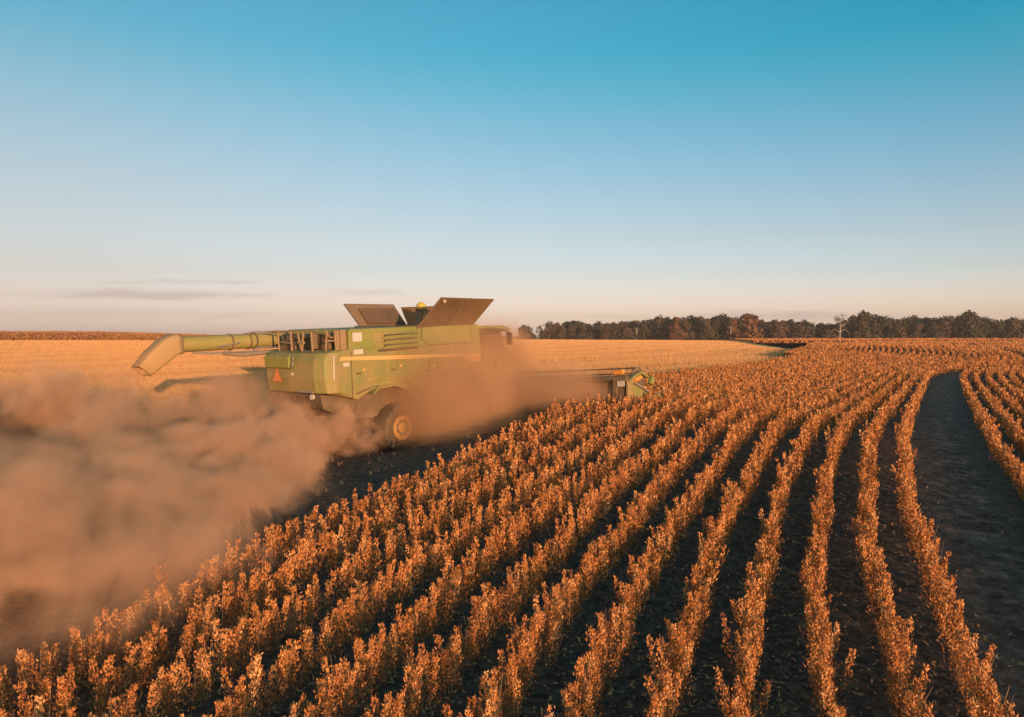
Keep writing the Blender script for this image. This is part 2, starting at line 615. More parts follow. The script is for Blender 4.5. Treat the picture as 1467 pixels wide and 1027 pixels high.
def plants(x, y, npod, pl, pw, nst, hmean=0.58, spread=0.056):
    """pods and stems of plants standing at x, y"""
    n = len(x)
    z0 = gz(x, y)
    # slow variation of vigour along the field plus plant scatter
    vig = 0.03 * np.sin(x * 1.7 + y * 2.3) + 0.03 * np.sin(x * .6 - y * .9 + 1.3)
    h = hmean + vig + rng.normal(0, 0.07, n) + 0.12 * (rng.random(n) < .13)
    h = np.clip(h, 0.32, 1.0)
    lean = rng.normal(0, 0.115, (n, 2))
    Vs, Fs, Ts, Ms = [], [], [], []
    off = 0
    # pods
    m = n * npod
    pi_ = np.repeat(np.arange(n), npod)
    u = rng.random(m) ** 0.70
    zt = 0.12 + u * 0.90
    rad = spread * (1.15 - 0.78 * zt) * np.sqrt(rng.random(m)) * 1.5
    rad = rad * np.where(rng.random(m) < .07, rng.uniform(1.5, 2.6, m), 1)
    an = rng.random(m) * 2 * np.pi
    hz = h[pi_] * zt
    cx = x[pi_] + rad * np.cos(an) + lean[pi_, 0] * hz
    cyy = y[pi_] + rad * np.sin(an) + lean[pi_, 1] * hz
    C = np.stack([cx, cyy, z0[pi_] + hz], 1)
    # axis: mostly upright, tilted outwards
    tilt = np.abs(rng.normal(0.5, 0.42, m))
    a2 = an + rng.normal(0, 0.8, m)
    ax = np.stack([np.sin(tilt) * np.cos(a2), np.sin(tilt) * np.sin(a2), np.cos(tilt)], 1)
    rv = rng.normal(0, 1, (m, 3))
    w = np.cross(ax, rv)
    w /= np.linalg.norm(w, axis=1)[:, None] + 1e-9
    sc_ = rng.uniform(0.6, 1.35, m)
    V, Fq = quads_at(C, ax * (pl * .5 * sc_)[:, None], w * (pw * .5 * sc_)[:, None])
    plant_t = rng.normal(0.5, 0.14, n)
    T = np.clip(plant_t[pi_] + rng.normal(0, 0.17, m) + (zt - .5) * .15, 0, 1)
    Vs.append(V)
    Fs.append(Fq)
    Ts.append(T)
    Ms.append(np.zeros(m, np.int32))
    off = len(V)
    for q in range(nst):
        b0 = np.stack([x + rng.normal(0, .02, n), y + rng.normal(0, .02, n), z0 - 0.02], 1)
        hh = h * rng.uniform(0.7, 1.04, n)
        t0 = np.stack([x + lean[:, 0] * hh + rng.normal(0, .06, n), y + lean[:, 1] * hh + rng.normal(0, .06, n), z0 + hh], 1)
        a = rng.random(n) * np.pi
        wv = np.stack([np.cos(a), np.sin(a), 0 * a], 1) * (0.0045 if npod > 60 else 0.007)
        V = np.stack([b0 - wv, b0 + wv, t0 + wv * .5, t0 - wv * .5], 1).reshape(-1, 3)
        Vs.append(V)
        Fs.append(np.arange(len(V)).reshape(-1, 4) + off)
        off += len(V)
        Ts.append(rng.random(n))
        Ms.append(np.ones(n, np.int32))
    return np.concatenate(Vs), np.concatenate(Fs), np.concatenate(Ts), np.concatenate(Ms)


def merge(parts):
    Vs, Fs, Ts, Ms = [], [], [], []
    off = 0
    for V, Fq, T, Mi in parts:
        Vs.append(V)
        Fs.append(Fq + off)
        Ts.append(T)
        Ms.append(Mi)
        off += len(V)
    return np.concatenate(Vs), np.concatenate(Fs), np.concatenate(Ts), np.concatenate(Ms)


TAN_H = 733.5 / 1050


def in_view(x, y, ml=4.0, mr=9.0):
    return (y > 1.5) & (x > -TAN_H * y - ml) & (x < TAN_H * y + mr)


def row_parts(k, smin=-22, smax=325, lods=LOD):
    parts = []
    prev = 0.0
    for (dmax, sp, npod, pl, pw, nst) in lods:
        s = np.arange(smin, smax, sp)
        s = s + rng.uniform(-.5, .5, len(s)) * sp
        x, y, p = row_xy(k, s)
        d = np.hypot(x, y)
        ok = (d >= prev) & (d < dmax) & in_view(x, y)
        if k > K_EDGE:
            ok &= k <= k_far(s)
        # thin spots in the stand
        ok &= rng.random(len(s)) > 0.03 + 0.08 * (np.sin(s * .9 + k * 1.7) > .93)
        prev = dmax
        if ok.sum() == 0:
            continue
        x, y, p = x[ok], y[ok], p[ok]
        j = rng.normal(0, 0.05, len(x)) + 0.035 * np.sin(s[ok] * .8 + k * 2.1)
        x = x + np.cos(p) * j
        y = y - np.sin(p) * j
        parts.append(plants(x, y, npod, pl, pw, nst))
    return parts


NUMW = ['first', 'second', 'third', 'fourth', 'fifth', 'sixth', 'seventh', 'eighth', 'ninth', 'tenth', 'eleventh', 'twelfth', 'thirteenth']


def add_row(k, label):
    pr = row_parts(k)
    if not pr:
        return
    V, Fq, T, Mi = merge(pr)
    o = np_mesh('crop_row', V, Fq, [M['pod'], M['stem']], T, Mi)
    tag(o, label, 'crop row', 'rows of ripe brown crop')


for k in range(0, K_EDGE + 1):
    if k == 0:
        lb = 'ripe brown crop row bordering the left side of the wide dark bare strip'
    elif k == K_EDGE:
        lb = 'outermost ripe crop row beside the dust cloud and the harvested ground'
    elif k == K_EDGE - 1:
        lb = 'ripe crop row just inside the outermost row beside the dust cloud'
    else:
        lb = NUMW[k] + ' ripe brown crop row to the left of the wide dark bare strip'
    add_row(k, lb)
for k in range(-3, -8, -1):
    lb = ('ripe brown crop row bordering the right side of the wide dark bare strip' if k == -3
          else NUMW[-k - 3] + ' ripe crop row to the right of the wide dark bare strip')
    add_row(k, lb)

# rows further right and the rows the header is about to take: nobody could count them
pr = []
for k in range(-8, -40, -1):
    pr += row_parts(k)
for k in range(K_EDGE + 1, 37):
    pr += row_parts(k, smin=S_HEAD)
V, Fq, T, Mi = merge(pr)
o = np_mesh('standing_crop', V, Fq, [M['pod'], M['stem']], T, Mi)
tag(o, 'dense ripe brown crop still standing ahead of the green header', 'crop', kind='stuff')


# far field beyond: a closed canopy
def far_crop():
    n = 42000
    y = np.exp(rng.uniform(np.log(180), np.log(400), n))
    x = rng.uniform(0.28, 0.78, n) * y
    k, s = row_coord(x, y)
    ok = ((k > k_far(s) + 1) | (y > 250)) & (x > 0.315 * y + 4 * np.sin(y * .03)) & ((y > 246) | (x > .50 * y))
    x, y = x[ok], y[ok]
    V, Fq, T, Mi = plants(x, y, 4, .8, .7, 0, hmean=.8, spread=.5)
    o = np_mesh('far_crop_field', V, Fq, [M['pod'], M['stem']], np.clip(T * .8, 0, 1), Mi)
    tag(o, 'rust brown crop field stretching to the distant trees', 'crop', kind='stuff')
    # tall dry crop at the far left edge of the stubble
    n = 110000
    x = rng.uniform(-175, -62, n)
    y = 178 + rng.uniform(0, 26, n) + 3 * np.sin(x * .05)
    hh = np.interp(x, [-110, -62], [1, .35])
    z = gz(x, y)
    h = (2.0 + rng.normal(0, .18, n)) * hh
    zt = rng.random(n) ** .6 * h
    C = np.stack([x, y, z + zt], 1)
    a = rng.random(n) * np.pi
    U_ = np.stack([rng.normal(0, .15, n), rng.normal(0, .15, n), np.full(n, .30)], 1)
    W_ = np.stack([np.cos(a), np.sin(a), 0 * a], 1) * .11
    V, Fq = quads_at(C, U_, W_)
    o = np_mesh('far_tall_crop', V, Fq, [M['corn']], rng.random(n))
    tag(o, 'tall dry brown crop along the far left edge of the stubble', 'crop', kind='stuff')


far_crop()


def wedge_edges(q):
    k4 = [0, .4, .75, 1]
    return (np.interp(q, k4, [51, 63, 72, 79]), np.interp(q, k4, [64, 84, 97, 100]),
            np.interp(q, k4, [128, 172, 207, 240]), np.interp(q, k4, [136, 178, 214, 244]))


def wedge():
    """dark sheet painted as crop shadow on the far stubble, with curved crop rows along its right half"""
    m, t, b = mat('crop_shadow_dark')
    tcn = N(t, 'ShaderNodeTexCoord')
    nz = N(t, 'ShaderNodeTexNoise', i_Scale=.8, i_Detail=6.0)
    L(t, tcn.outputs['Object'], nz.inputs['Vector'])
    r = ramp(t, [(.3, (.005, .005, .005)), (.7, (.016, .012, .010))])  # near-black colour stands in for shade cast by the standing crop
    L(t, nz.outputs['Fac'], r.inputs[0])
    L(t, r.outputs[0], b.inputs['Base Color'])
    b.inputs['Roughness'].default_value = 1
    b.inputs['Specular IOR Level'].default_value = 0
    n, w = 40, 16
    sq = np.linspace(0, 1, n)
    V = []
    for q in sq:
        xl_, xr_, yl_, yr_ = wedge_edges(q)
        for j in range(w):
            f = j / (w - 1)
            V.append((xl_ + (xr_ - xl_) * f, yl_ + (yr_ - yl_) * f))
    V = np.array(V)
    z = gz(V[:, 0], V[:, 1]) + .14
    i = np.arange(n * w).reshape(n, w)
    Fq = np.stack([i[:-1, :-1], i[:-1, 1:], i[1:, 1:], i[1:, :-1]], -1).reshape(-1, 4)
    o = np_mesh('crop_shadow_sheet', np.column_stack([V, z]), Fq, [m])
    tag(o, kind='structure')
    X, Y = [], []
    for j in range(8):
        f = .52 + j * .07
        for q in np.linspace(0.02, .98 - .06 * (8 - j) * .5, 150):
            xl_, xr_, yl_, yr_ = wedge_edges(q)
            X.append([xl_ + (xr_ - xl_) * f])
            Y.append([yl_ + (yr_ - yl_) * f])
    X, Y = np.concatenate(X), np.concatenate(Y)
    X += rng.normal(0, .08, len(X))
    V, Fq, T, Mi = plants(X, Y, 9, .3, .2, 0)
    o = np_mesh('curved_crop_strip', V, Fq, [M['pod'], M['stem']], T, Mi)
    tag(o, 'small patch of curved crop rows beside the far dark crop shadow', 'crop', kind='stuff')


wedge()


def stubble():
    n = 800000
    y = np.exp(rng.uniform(np.log(14), np.log(400), n))
    x = rng.uniform(-0.80, 0.62, n) * y
    # snap to old rows
    k, s = row_coord(x, y)
    kk = np.round(k)
    x2, y2, p = row_xy(kk, s + rng.uniform(-.6, .6, n))
    ok = ~uncut(kk, s) & ~((kk <= 0) & (kk > -3)) & (np.hypot(x2 - x, y2 - y) < 2.5)
    ok &= ~((kk < 32) & (s <= S_HEAD) & (rng.random(n) < .995))
    xl, yl = to_local(x2, y2)
    ok &= ~((np.abs(xl) < 2.2) & (yl > -2) & (yl < 6))
    q_ = np.clip((y2 - 128) / 114, 0, 1)
    hx = np.interp(q_, [0, .4, .75, 1], [51, 63, 72, 79])
    hx2 = np.interp(q_, [0, .4, .75, 1], [64, 84, 97, 100])
    ok &= ~((y2 > 118) & (y2 < 246) & (x2 > hx - 3) & (x2 < hx2 + 1))
    jit = np.interp(np.hypot(x2, y2)[ok], [20, 60], [.05, .4])
    x, y = x2[ok] + rng.normal(0, 1, ok.sum()) * jit, y2[ok] + rng.normal(0, 1, ok.sum()) * jit
    n = len(x)
    d = np.hypot(x, y)
    sc_ = np.clip(d / 60, .3, 2.4)
    hh = np.interp(d, [14, 60, 200], [.11, .15, .22]) * rng.uniform(.75, 1.2, n)
    a = 0.45 + rng.normal(0, .5, n)
    z = gz(x, y)
    C = np.stack([x, y, z + hh * .5], 1)
    U_ = np.stack([rng.normal(0, .05, n), rng.normal(0, .05, n), hh * .6], 1)
    W_ = np.stack([np.cos(a), np.sin(a), 0 * a], 1) * (.036 * sc_)[:, None]
    V, Fq = quads_at(C, U_, W_)
    kq, sq_ = row_coord(x, y)      # combine swaths 18 rows wide leave faint bands of heavier straw
    T = .5 + .2 * np.sin(2 * np.pi * kq / 18) + .12 * np.sin(kq * .9 + np.sin(sq_ * .05) * 2) + rng.normal(0, .12, n)
    o = np_mesh('stubble', V, Fq, [M['straw']], np.clip(T, 0, 1))
    tag(o, 'short golden straw stubble left on the harvested field', 'stubble', kind='stuff')


stubble()

def litter():
    n = 30000
    y = np.exp(rng.uniform(np.log(4.5), np.log(30), n))
    x = rng.uniform(-.75, .85, n) * y
    k, s = row_coord(x, y)
    ok = (k < K_EDGE + 1) & ~((k < -.8) & (k > -2.2) & (rng.random(n) < .75))
    x, y = x[ok], y[ok]
    n = len(x)
    a = rng.random(n) * 2 * np.pi
    tl = rng.normal(0, .35, n)
    u = np.stack([np.cos(a), np.sin(a), tl], 1)
    v = np.stack([-np.sin(a), np.cos(a), rng.normal(0, .35, n)], 1)
    ln = rng.uniform(.014, .04, n)
    C = np.stack([x, y, gz(x, y) + .03], 1)
    V, Fq = quads_at(C, u * ln[:, None], v * (ln * rng.uniform(.15, .6, n))[:, None])
    o = np_mesh('leaf_litter', V, Fq, [M['straw']], rng.random(n) * .8)
    tag(o, 'dry leaf and straw litter on the dark soil between the rows', 'litter', kind='stuff')


litter()

# ------------------------------------------------------------------ trees
def leaf_mat(name, c0, c1):
    return plant_mat(name, [(0, c0), (1, c1)], 0.75)


LEAF = [leaf_mat('leaf_dark_green', (0.030, 0.029, 0.017), (0.078, 0.070, 0.040)),
        leaf_mat('leaf_brown', (0.06, 0.041, 0.026), (0.125, 0.083, 0.052)),
        leaf_mat('leaf_rust', (0.10, 0.048, 0.024), (0.20, 0.092, 0.042)),
        leaf_mat('leaf_olive', (0.043, 0.036, 0.021), (0.10, 0.078, 0.044))]
M['bark'] = paint('bark', (0.09, 0.07, 0.055), 0.2, 0.9)
M['palebark'] = paint('pale_bark', (0.42, 0.36, 0.30), 0.1, 0.8)


def crown_arrays(w, h, seed, nleaf=520, base=0.02, sparse=False):
    r = np.random.default_rng(seed)
    nb = 9 + int(r.integers(0, 5))
    B = []
    for i in range(nb):
        zz_ = h * r.uniform(.22, .9)
        prof = math.sin(math.pi * min(1, max(0, (zz_ / h) * .9 + .12)))
        a = r.random() * 2 * math.pi
        rad = w * .5 * prof * r.uniform(.1, .62)
        B.append((rad * math.cos(a), rad * math.sin(a), zz_, w * r.uniform(.16, .30)))
    B.append((0, 0, h * .84, w * .2))
    for i in range(4):
        a = r.random() * 6.3
        B.append((w * .3 * math.cos(a), w * .3 * math.sin(a), h * r.uniform(.1, .3), w * .27))
    B = np.array(B)
    m = int(nleaf * 2.2)
    bi = r.integers(0, len(B), m)
    d = r.normal(0, 1, (m, 3))
    d /= np.linalg.norm(d, axis=1)[:, None]
    rr = B[bi, 3] * r.uniform(.6, 1.12, m)
    C = B[bi, :3] + d * rr[:, None] * np.array([1, 1, .85])
    C[:, 2] = np.maximum(C[:, 2], h * base)
    sz = r.uniform(.25, .6, m) * (w / 12 + .3)
    nrm = d + r.normal(0, .6, (m, 3))
    u = np.cross(nrm, r.normal(0, 1, (m, 3)))
    u /= np.linalg.norm(u, axis=1)[:, None] + 1e-9
    v = np.cross(nrm, u)
    v /= np.linalg.norm(v, axis=1)[:, None] + 1e-9
    V, Fq = quads_at(C, u * sz[:, None], v * (sz * .75)[:, None])
    clump = r.random(len(B))
    T = np.clip(clump[bi] * .75 + r.random(m) * .25, 0, 1)
    return V, Fq, T, B


def tree(px, ytop, ybase, wpx, kind, dist, label, group, seed, nleaf=520):
    x = (px - 733.5) / 1050 * dist
    zb = float(gz(x, dist)[0])
    h = CAM_H - (ytop - 482) / 1050 * dist - zb
    h *= 1.03
    w = wpx / 1050 * dist
    root = empty('tree', (x, dist, zb))
    tag(root, label, 'tree', group)
    V, Fq, T, B = crown_arrays(w, h, seed, nleaf)
    c = np_mesh('crown', V, Fq, [LEAF[kind]], T)
    c.parent = root
    bm = bmesh.new()
    tube(bm, [(0, 0, -.3), (0.1, 0, h * .3), (0, .1, h * .6)], [w * .035, w * .025, w * .012], 7)
    for b in B[:5]:
        tube(bm, [(0.05, 0, h * .28), (b[0] * .5, b[1] * .5, h * .28 + (b[2] - h * .28) * .6), (b[0], b[1], b[2])], [w * .014, w * .010, w * .005], 5)
    link_bm('trunk', bm, M['bark'], root)
    return root


TOP = [(735, 474), (752, 472), (768, 475), (780, 465), (800, 463), (823, 462), (845, 464), (870, 463), (890, 464), (905, 461), (925, 459), (945, 456), (965, 454),
       (985, 454), (1005, 455), (1025, 455), (1045, 455), (1062, 453), (1080, 456), (1100, 461), (1120, 461), (1140, 462), (1155, 461),
       (1180, 464), (1200, 466), (1222, 455), (1238, 450), (1258, 453), (1280, 456), (1300, 456), (1325, 457), (1345, 456), (1372, 454), (1388, 450),
       (1405, 456), (1430, 458), (1450, 459), (1480, 456), (1520, 458), (1560, 456)]
tpx = np.array([p[0] for p in TOP], float)
tpy = np.array([p[1] for p in TOP], float)
KINDL = {0: 'dark green bushy tree in the distant line of trees', 1: 'brown leaved tree in the distant line of trees',
         3: 'dull olive tree in the distant line of trees'}
KG = {0: 'dark green trees in the distant tree line', 1: 'brown trees in the distant tree line', 3: 'olive trees in the distant tree line'}
sd = 100
SPEC = [(752, 472, 32, 0, 'small round dark tree standing alone at the left end of the tree line', 395),
        (788, 464, 34, 1, 'brown tree forming the left end of the closed tree line', 392),
        (969, 456, 26, 2, 'low rust coloured tree in front of the highest dark trees', 380),
        (1070, 453, 46, 2, 'large rust orange tree left of the dip in the tree line', 388),
        (1050, 460, 24, 2, 'slim rust brown tree beside the large rust orange tree', 384),
        (1112, 463, 30, 2, 'low rust tree right of the large rust orange tree', 390),
        (1238, 450, 40, 0, 'tall dark green tree just right of the sparse pale tree', 386),
        (1388, 449, 48, 0, 'tallest dark green tree near the right edge of the tree line', 384),
        (1452, 465, 34, 1, 'low brown tree at the right edge of the tree line', 372),
        (826, 462, 26, 0, 'dark green tree poking above the left part of the tree line', 397)]
for (px, yt, w, kd, lb, dd) in SPEC:
    sd += 1
    tree(px, yt, 486, w, kd, dd, lb, None, sd, 900)
px = 798.0
while px < 1560:
    yt = float(np.interp(px, tpx, tpy)) + random.uniform(-.4, 2.5)
    w = random.uniform(22, 38)
    kd = random.choice([0, 0, 1, 1, 3, 3])
    sd += 1
    tree(px, yt, 486, w, kd, random.uniform(400, 425), KINDL[kd], KG[kd], sd, 760)
    px += random.uniform(9, 14)
px = 805.0
while px < 1530:
    yt = float(np.interp(px, tpx, tpy)) + random.uniform(5, 12)
    w = random.uniform(18, 30)
    kd = random.choice([0, 1, 1, 3, 3])
    sd += 1
    tree(px, yt, 486, w, kd, random.uniform(382, 396), KINDL[kd], KG[kd], sd, 620)
    px += random.uniform(12, 20)


def sparse_tree():
    dist = 378
    x = (1203 - 733.5) / 1050 * dist
    zb = float(gz(x, dist)[0])
    h = CAM_H - (449 - 482) / 1050 * dist - zb
    root = empty('sparse_tree', (x, dist, zb))
    tag(root, 'tall sparse tree with a pale bare trunk and thin open crown', 'tree')
    bm = bmesh.new()
    tips = []
    tube(bm, [(0, 0, -.3), (.15, 0, h * .3), (.5, 0, h * .52), (.4, 0, h * .8)], [.34, .28, .2, .08], 8)
    r = random.Random(5)
    for i in range(13):
        z0 = h * r.uniform(.38, .75)
        a = r.uniform(0, 2 * math.pi)
        ln = r.uniform(2.2, 5.2)
        e = Vector((math.cos(a) * ln, math.sin(a) * ln * .8, z0 + ln * r.uniform(.2, .9)))
        e.z = min(e.z, h * .96)
        mdl = Vector((math.cos(a) * ln * .45, math.sin(a) * ln * .4, z0 + ln * .35))
        tube(bm, [(.3, 0, z0), mdl, e], [.13, .09, .03], 5)
        tips.append(e)
    for sgn in (-1, 1):
        tube(bm, [(.1, 0, h * .3), (sgn * 2.6, 0, h * .42), (sgn * 4.6, .3, h * .30), (sgn * 5.2, .3, h * .14)], [.14, .11, .07, .03], 5)
    link_bm('trunk', bm, M['palebark'], root)
    rr = np.random.default_rng(3)
    C, T = [], []
    for e in tips:
        c = rr.normal(0, .6, (16, 3)) + np.array(e)
        C.append(c)
        T.append(np.clip(rr.random() * .5 + rr.random(16) * .5, 0, 1))
    C = np.concatenate(C)
    T = np.concatenate(T)
    m = len(C)
    u = rr.normal(0, 1, (m, 3))
    u /= np.linalg.norm(u, axis=1)[:, None]
    v = np.cross(u, rr.normal(0, 1, (m, 3)))
    v /= np.linalg.norm(v, axis=1)[:, None]
    V, Fq = quads_at(C, u * .34, v * .26)
    c = np_mesh('crown', V, Fq, [LEAF[1]], T)
    c.parent = root


sparse_tree()


def pole(px, ytop, dist, label):
    x = (px - 733.5) / 1050 * dist
    zb = float(gz(x, dist)[0])
    h = CAM_H - (ytop - 482) / 1050 * dist - zb
    bm = bmesh.new()
    tube(bm, [(0, 0, -.3), (0, 0, h * .6), (.03, 0, h)], [.2, .17, .13], 8)
    box(bm, -.55, .55, -.06, .06, h - .5, h - .36)
    o = link_bm('utility_pole', bm, M['palebark'])
    o.location = (x, dist, zb)
    tag(o, label, 'pole')


pole(912, 471, 368, 'thin pale pole before the left half of the tree line')
pole(1047, 468, 368, 'thin pale pole before the large rust orange tree')

# ------------------------------------------------------------------ combine harvester
comb = empty('combine_harvester', tuple(CP))
tag(comb, 'dusty green combine harvester with open tank flaps cutting the crop', 'combine harvester')
mr = Matrix.Rotation(-C_HEAD, 4, 'Z') @ Matrix.Rotation(C_PITCH, 4, 'X') @ Matrix.Rotation(C_ROLL, 4, 'Y')
comb.rotation_euler = mr.to_euler()


def rounded(prof_xy, z0, z1, bm, mi=0):
    a = [bm.verts.new((x, y, z0)) for x, y in prof_xy]
    b = [bm.verts.new((x, y, z1)) for x, y in prof_xy]
    n = len(a)
    bm.faces.new(a[::-1])
    bm.faces.new(b)
    for i in range(n):
        bm.faces.new((a[i], a[(i + 1) % n], b[(i + 1) % n], b[i])).material_index = mi


def build_combine():
    # --- lower body: side profile with the wheel arch, rear corners drawn in
    prof = [(-2.66, 2.08), (-2.74, 2.5), (-2.72, 3.0), (-2.6, 3.18), (-2.3, 3.25), (-1.6, 3.25), (3.95, 3.1), (3.98, 2.5), (3.3, 2.38),
            (2.75, 2.05), (2.45, 1.5), (2.2, 1.25), (1.0, 1.25), (0.72, 1.52), (0.4, 1.9), (-0.1, 2.08), (-0.7, 2.1), (-1.1, 1.98), (-1.52, 1.80), (-1.9, 1.9), (-2.3, 2.02)]
    bm = bmesh.new()
    xs = [-1.52, -1.42, -1.1, 0, 1.1, 1.42, 1.52]
    ins = [0.42, 0.14, 0.0, -0.05, 0.0, 0.14, 0.42]
    rings = []
    for x, i_ in zip(xs, ins):
        rings.append([bm.verts.new((x, y + (i_ * min(1, max(0, (-1.7 - y) / .7)) if y < -1.7 else 0), z)) for (y, z) in prof])
    n = len(prof)
    bm.faces.new(rings[0])
    bm.faces.new(rings[-1][::-1])
    for a, b in zip(rings, rings[1:]):
        for i in range(n):
            bm.faces.new((a[(i + 1) % n], a[i], b[i], b[(i + 1) % n]))
    body = link_bm('body', bm, M['green'], comb, bevel=.035, seg=3)
    # sculpted crease panel on the side, running under the stripe and over the wheel arch
    bm = bmesh.new()
    for s in (-1, 1):
        bm = bmesh.new()
        P = [(-1.7, 2.30), (-.9, 2.46), (.4, 2.36), (1.1, 1.95), (1.7, 1.72), (2.3, 1.68), (2.3, 1.58), (1.6, 1.60), (.95, 1.80), (.35, 2.20), (-.8, 2.32), (-1.7, 2.16)]
        prism_x(bm, P, s * 1.515, s * 1.555)
        link_bm('side_crease', bm, M['green'], body, bevel=.015)
    for s in (-1, 1):   # door seams
        for (y, z0, z1) in ((-1.735, 1.88, 3.2), (1.42, 1.3, 2.72)):
            bm = bmesh.new()
            box(bm, s * 1.512, s * 1.527, y, y + .025, z0, z1)
            link_bm('panel_seam', bm, M['black'], body)
    # --- wheel arch liner / fender over the rear wheel
    bm = bmesh.new()
    A = [(-.95, 1.9), (-.75, 2.05), (-.1, 2.06), (.4, 1.88), (.72, 1.5), (.78, 1.52), (.45, 1.93), (-.08, 2.12), (-.78, 2.11), (-1.0, 1.93)]
    for s in (-1, 1):
        prism_x(bm, A, s * 1.0, s * 1.6)
    link_bm('fender', bm, M['green'], comb, bevel=.01)
    # --- dark chassis under the body
    bm = bmesh.new()
    box(bm, -1.15, 1.15, -2.0, 3.9, 1.15, 2.2)
    box(bm, -.9, .9, 3.4, 4.6, .9, 1.9)
    link_bm('chassis', bm, M['dark'], comb, bevel=.05)
    bm = bmesh.new()
    tube(bm, [(-1.3, .1, .78), (1.3, .1, .78)], .13, 12)
    tube(bm, [(-1.4, 3.95, 1.02), (1.4, 3.95, 1.02)], .2, 12)
    box(bm, -.25, .25, -.2, .4, .75, 1.3)
    link_bm('axle', bm, M['dark'], comb)
    # --- straw spreader hanging below the tail
    bm = bmesh.new()
    prism_x(bm, [(-2.6, 2.05), (-1.3, 1.86), (-1.35, 1.45), (-1.9, 1.35), (-2.5, 1.62)], -1.25, 1.2)
    for x in (-.6, .6):
        tube(bm, [(x, -2.1, 1.42), (x, -2.1, 1.2)], .42, 18)
    link_bm('straw_spreader', bm, M['dark'], comb, bevel=.03)
    # --- upper body: engine hood and grain tank walls
    bm = bmesh.new()
    prism_x(bm, [(-1.74, 3.06), (-1.74, 3.78), (-1.68, 3.83), (.98, 3.80), (1.02, 3.2), (1.02, 2.95)], -1.46, 1.49)
    up = link_bm('engine_hood', bm, M['green2'], comb, bevel=.03)
    bm = bmesh.new()
    box(bm, 1.47, 1.515, -.86, 1.0, 2.98, 3.68)
    gr = link_bm('grille_panel', bm, M['green'], up, bevel=.015)
    bm = bmesh.new()
    for z in (3.60, 3.45, 3.30, 3.16):
        box(bm, 1.505, 1.535, -.45 if z > 3.2 else -.7, .95, z - .055, z + .012)
    link_bm('grille_slot', bm, M['black'], up)
    bm = bmesh.new()
    for z in (3.53, 3.385, 3.235):
        prism_x(bm, [(-.62, z - .03), (-.35, z + .035), (.9, z + .035), (.93, z - .03)], 1.5, 1.575)
    link_bm('grille_slat', bm, M['yellow'] if False else M['green2'], up, bevel=.01)
    bm = bmesh.new()
    box(bm, 1.487, 1.5, -1.62, -1.28, 3.46, 3.72)
    link_bm('reflector', bm, M['white'], up)
    bm = bmesh.new()
    box(bm, 1.487, 1.532, -1.62, -1.28, 3.09, 3.23)
    link_bm('reflector', bm, M['white'], up)
    # grain tank
    bm = bmesh.new()
    for s in (-1, 1):
        box(bm, s * 1.44, s * 1.5, 1.024, 3.95, 2.9, 3.76)
    box(bm, -1.44, 1.44, 1.03, 1.09, 2.9, 3.74)
    box(bm, -1.44, 1.44, 3.88, 3.94, 2.9, 3.74)
    box(bm, -1.44, 1.44, 1.09, 3.88, 2.86, 2.93)
    tk = link_bm('grain_tank', bm, M['green2'], comb, bevel=.012)
    bm = bmesh.new()
    S = 1.5
    pts = [(S, 1.16, 3.74), (S, 1.16, 3.40), (S, 1.46, 3.18), (S, 3.62, 3.15), (S, 3.50, 3.74)]
    for a, b in zip(pts, pts[1:]):
        tube(bm, [a, b], .018, 6)
    tube(bm, [(S, 1.46, 3.18), (S, 1.46, 2.8)], .014, 6)
    link_bm('panel_seam', bm, M['black'], tk)
    # front edge: dark gap plus shield ahead of the tank
    bm = bmesh.new()
    prism_x(bm, [(3.62, 3.76), (3.98, 3.70), (4.02, 2.62), (3.96, 2.6), (3.92, 3.1), (3.68, 3.15)], 1.36, 1.507)
    link_bm('corner_panel', bm, M['green'], tk, bevel=.01)
    bm = bmesh.new()
    box(bm, -1.5, 1.53, .98, 1.06, 3.775, 3.83)
    tube(bm, [(1.5, 1.03, 3.82), (1.5, 3.68, 3.78)], .025, 6)
    tube(bm, [(-1.5, 1.03, 3.82), (-1.5, 3.68, 3.78)], .025, 6)
    for q in range(7):
        y = 1.2 + q * .4
        box(bm, 1.47, 1.545, y, y + .10, 3.77, 3.83)
    link_bm('tank_rim', bm, M['dark'], tk)
    # --- open tank flaps
    def flap(pts, th, nm, inner, outer):
        bm = bmesh.new()
        P = [Vector(p) for p in pts]
        nrm = (P[1] - P[0]).cross(P[3] - P[0]).normalized() * th
        a = [bm.verts.new(p) for p in P]
        b = [bm.verts.new(p + nrm) for p in P]
        bm.faces.new(a).material_index = 0
        bm.faces.new(b[::-1]).material_index = 1
        for i in range(4):
            j = (i + 1) % 4
            bm.faces.new((a[j], a[i], b[i], b[j])).material_index = 1
        o = link_bm(nm, bm, [inner, outer], tk)
        # stiffening frame along the edges
        bm = bmesh.new()
        for i in range(4):
            j = (i + 1) % 4
            tube(bm, [P[i] + nrm * .5, P[j] + nrm * .5], .024, 6)
        mid0, mid1 = P[0].lerp(P[1], .5), P[3].lerp(P[2], .5)
        tube(bm, [mid0 + nrm * 1.3, mid1 + nrm * 1.3], .018, 6)
        link_bm('flap_frame', bm, M['dark'], o)
        return o
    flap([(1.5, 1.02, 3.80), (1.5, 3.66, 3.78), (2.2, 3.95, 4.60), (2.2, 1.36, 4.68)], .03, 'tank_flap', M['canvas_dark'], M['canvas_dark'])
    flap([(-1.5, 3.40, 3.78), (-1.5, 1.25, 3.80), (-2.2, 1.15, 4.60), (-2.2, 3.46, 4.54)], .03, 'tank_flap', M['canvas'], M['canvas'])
    flap([(1.42, 3.60, 3.78), (-1.45, 3.46, 3.78), (-1.95, 3.62, 4.42), (1.9, 3.95, 4.42)], .02, 'tank_flap', M['tarp'], M['tarp'])
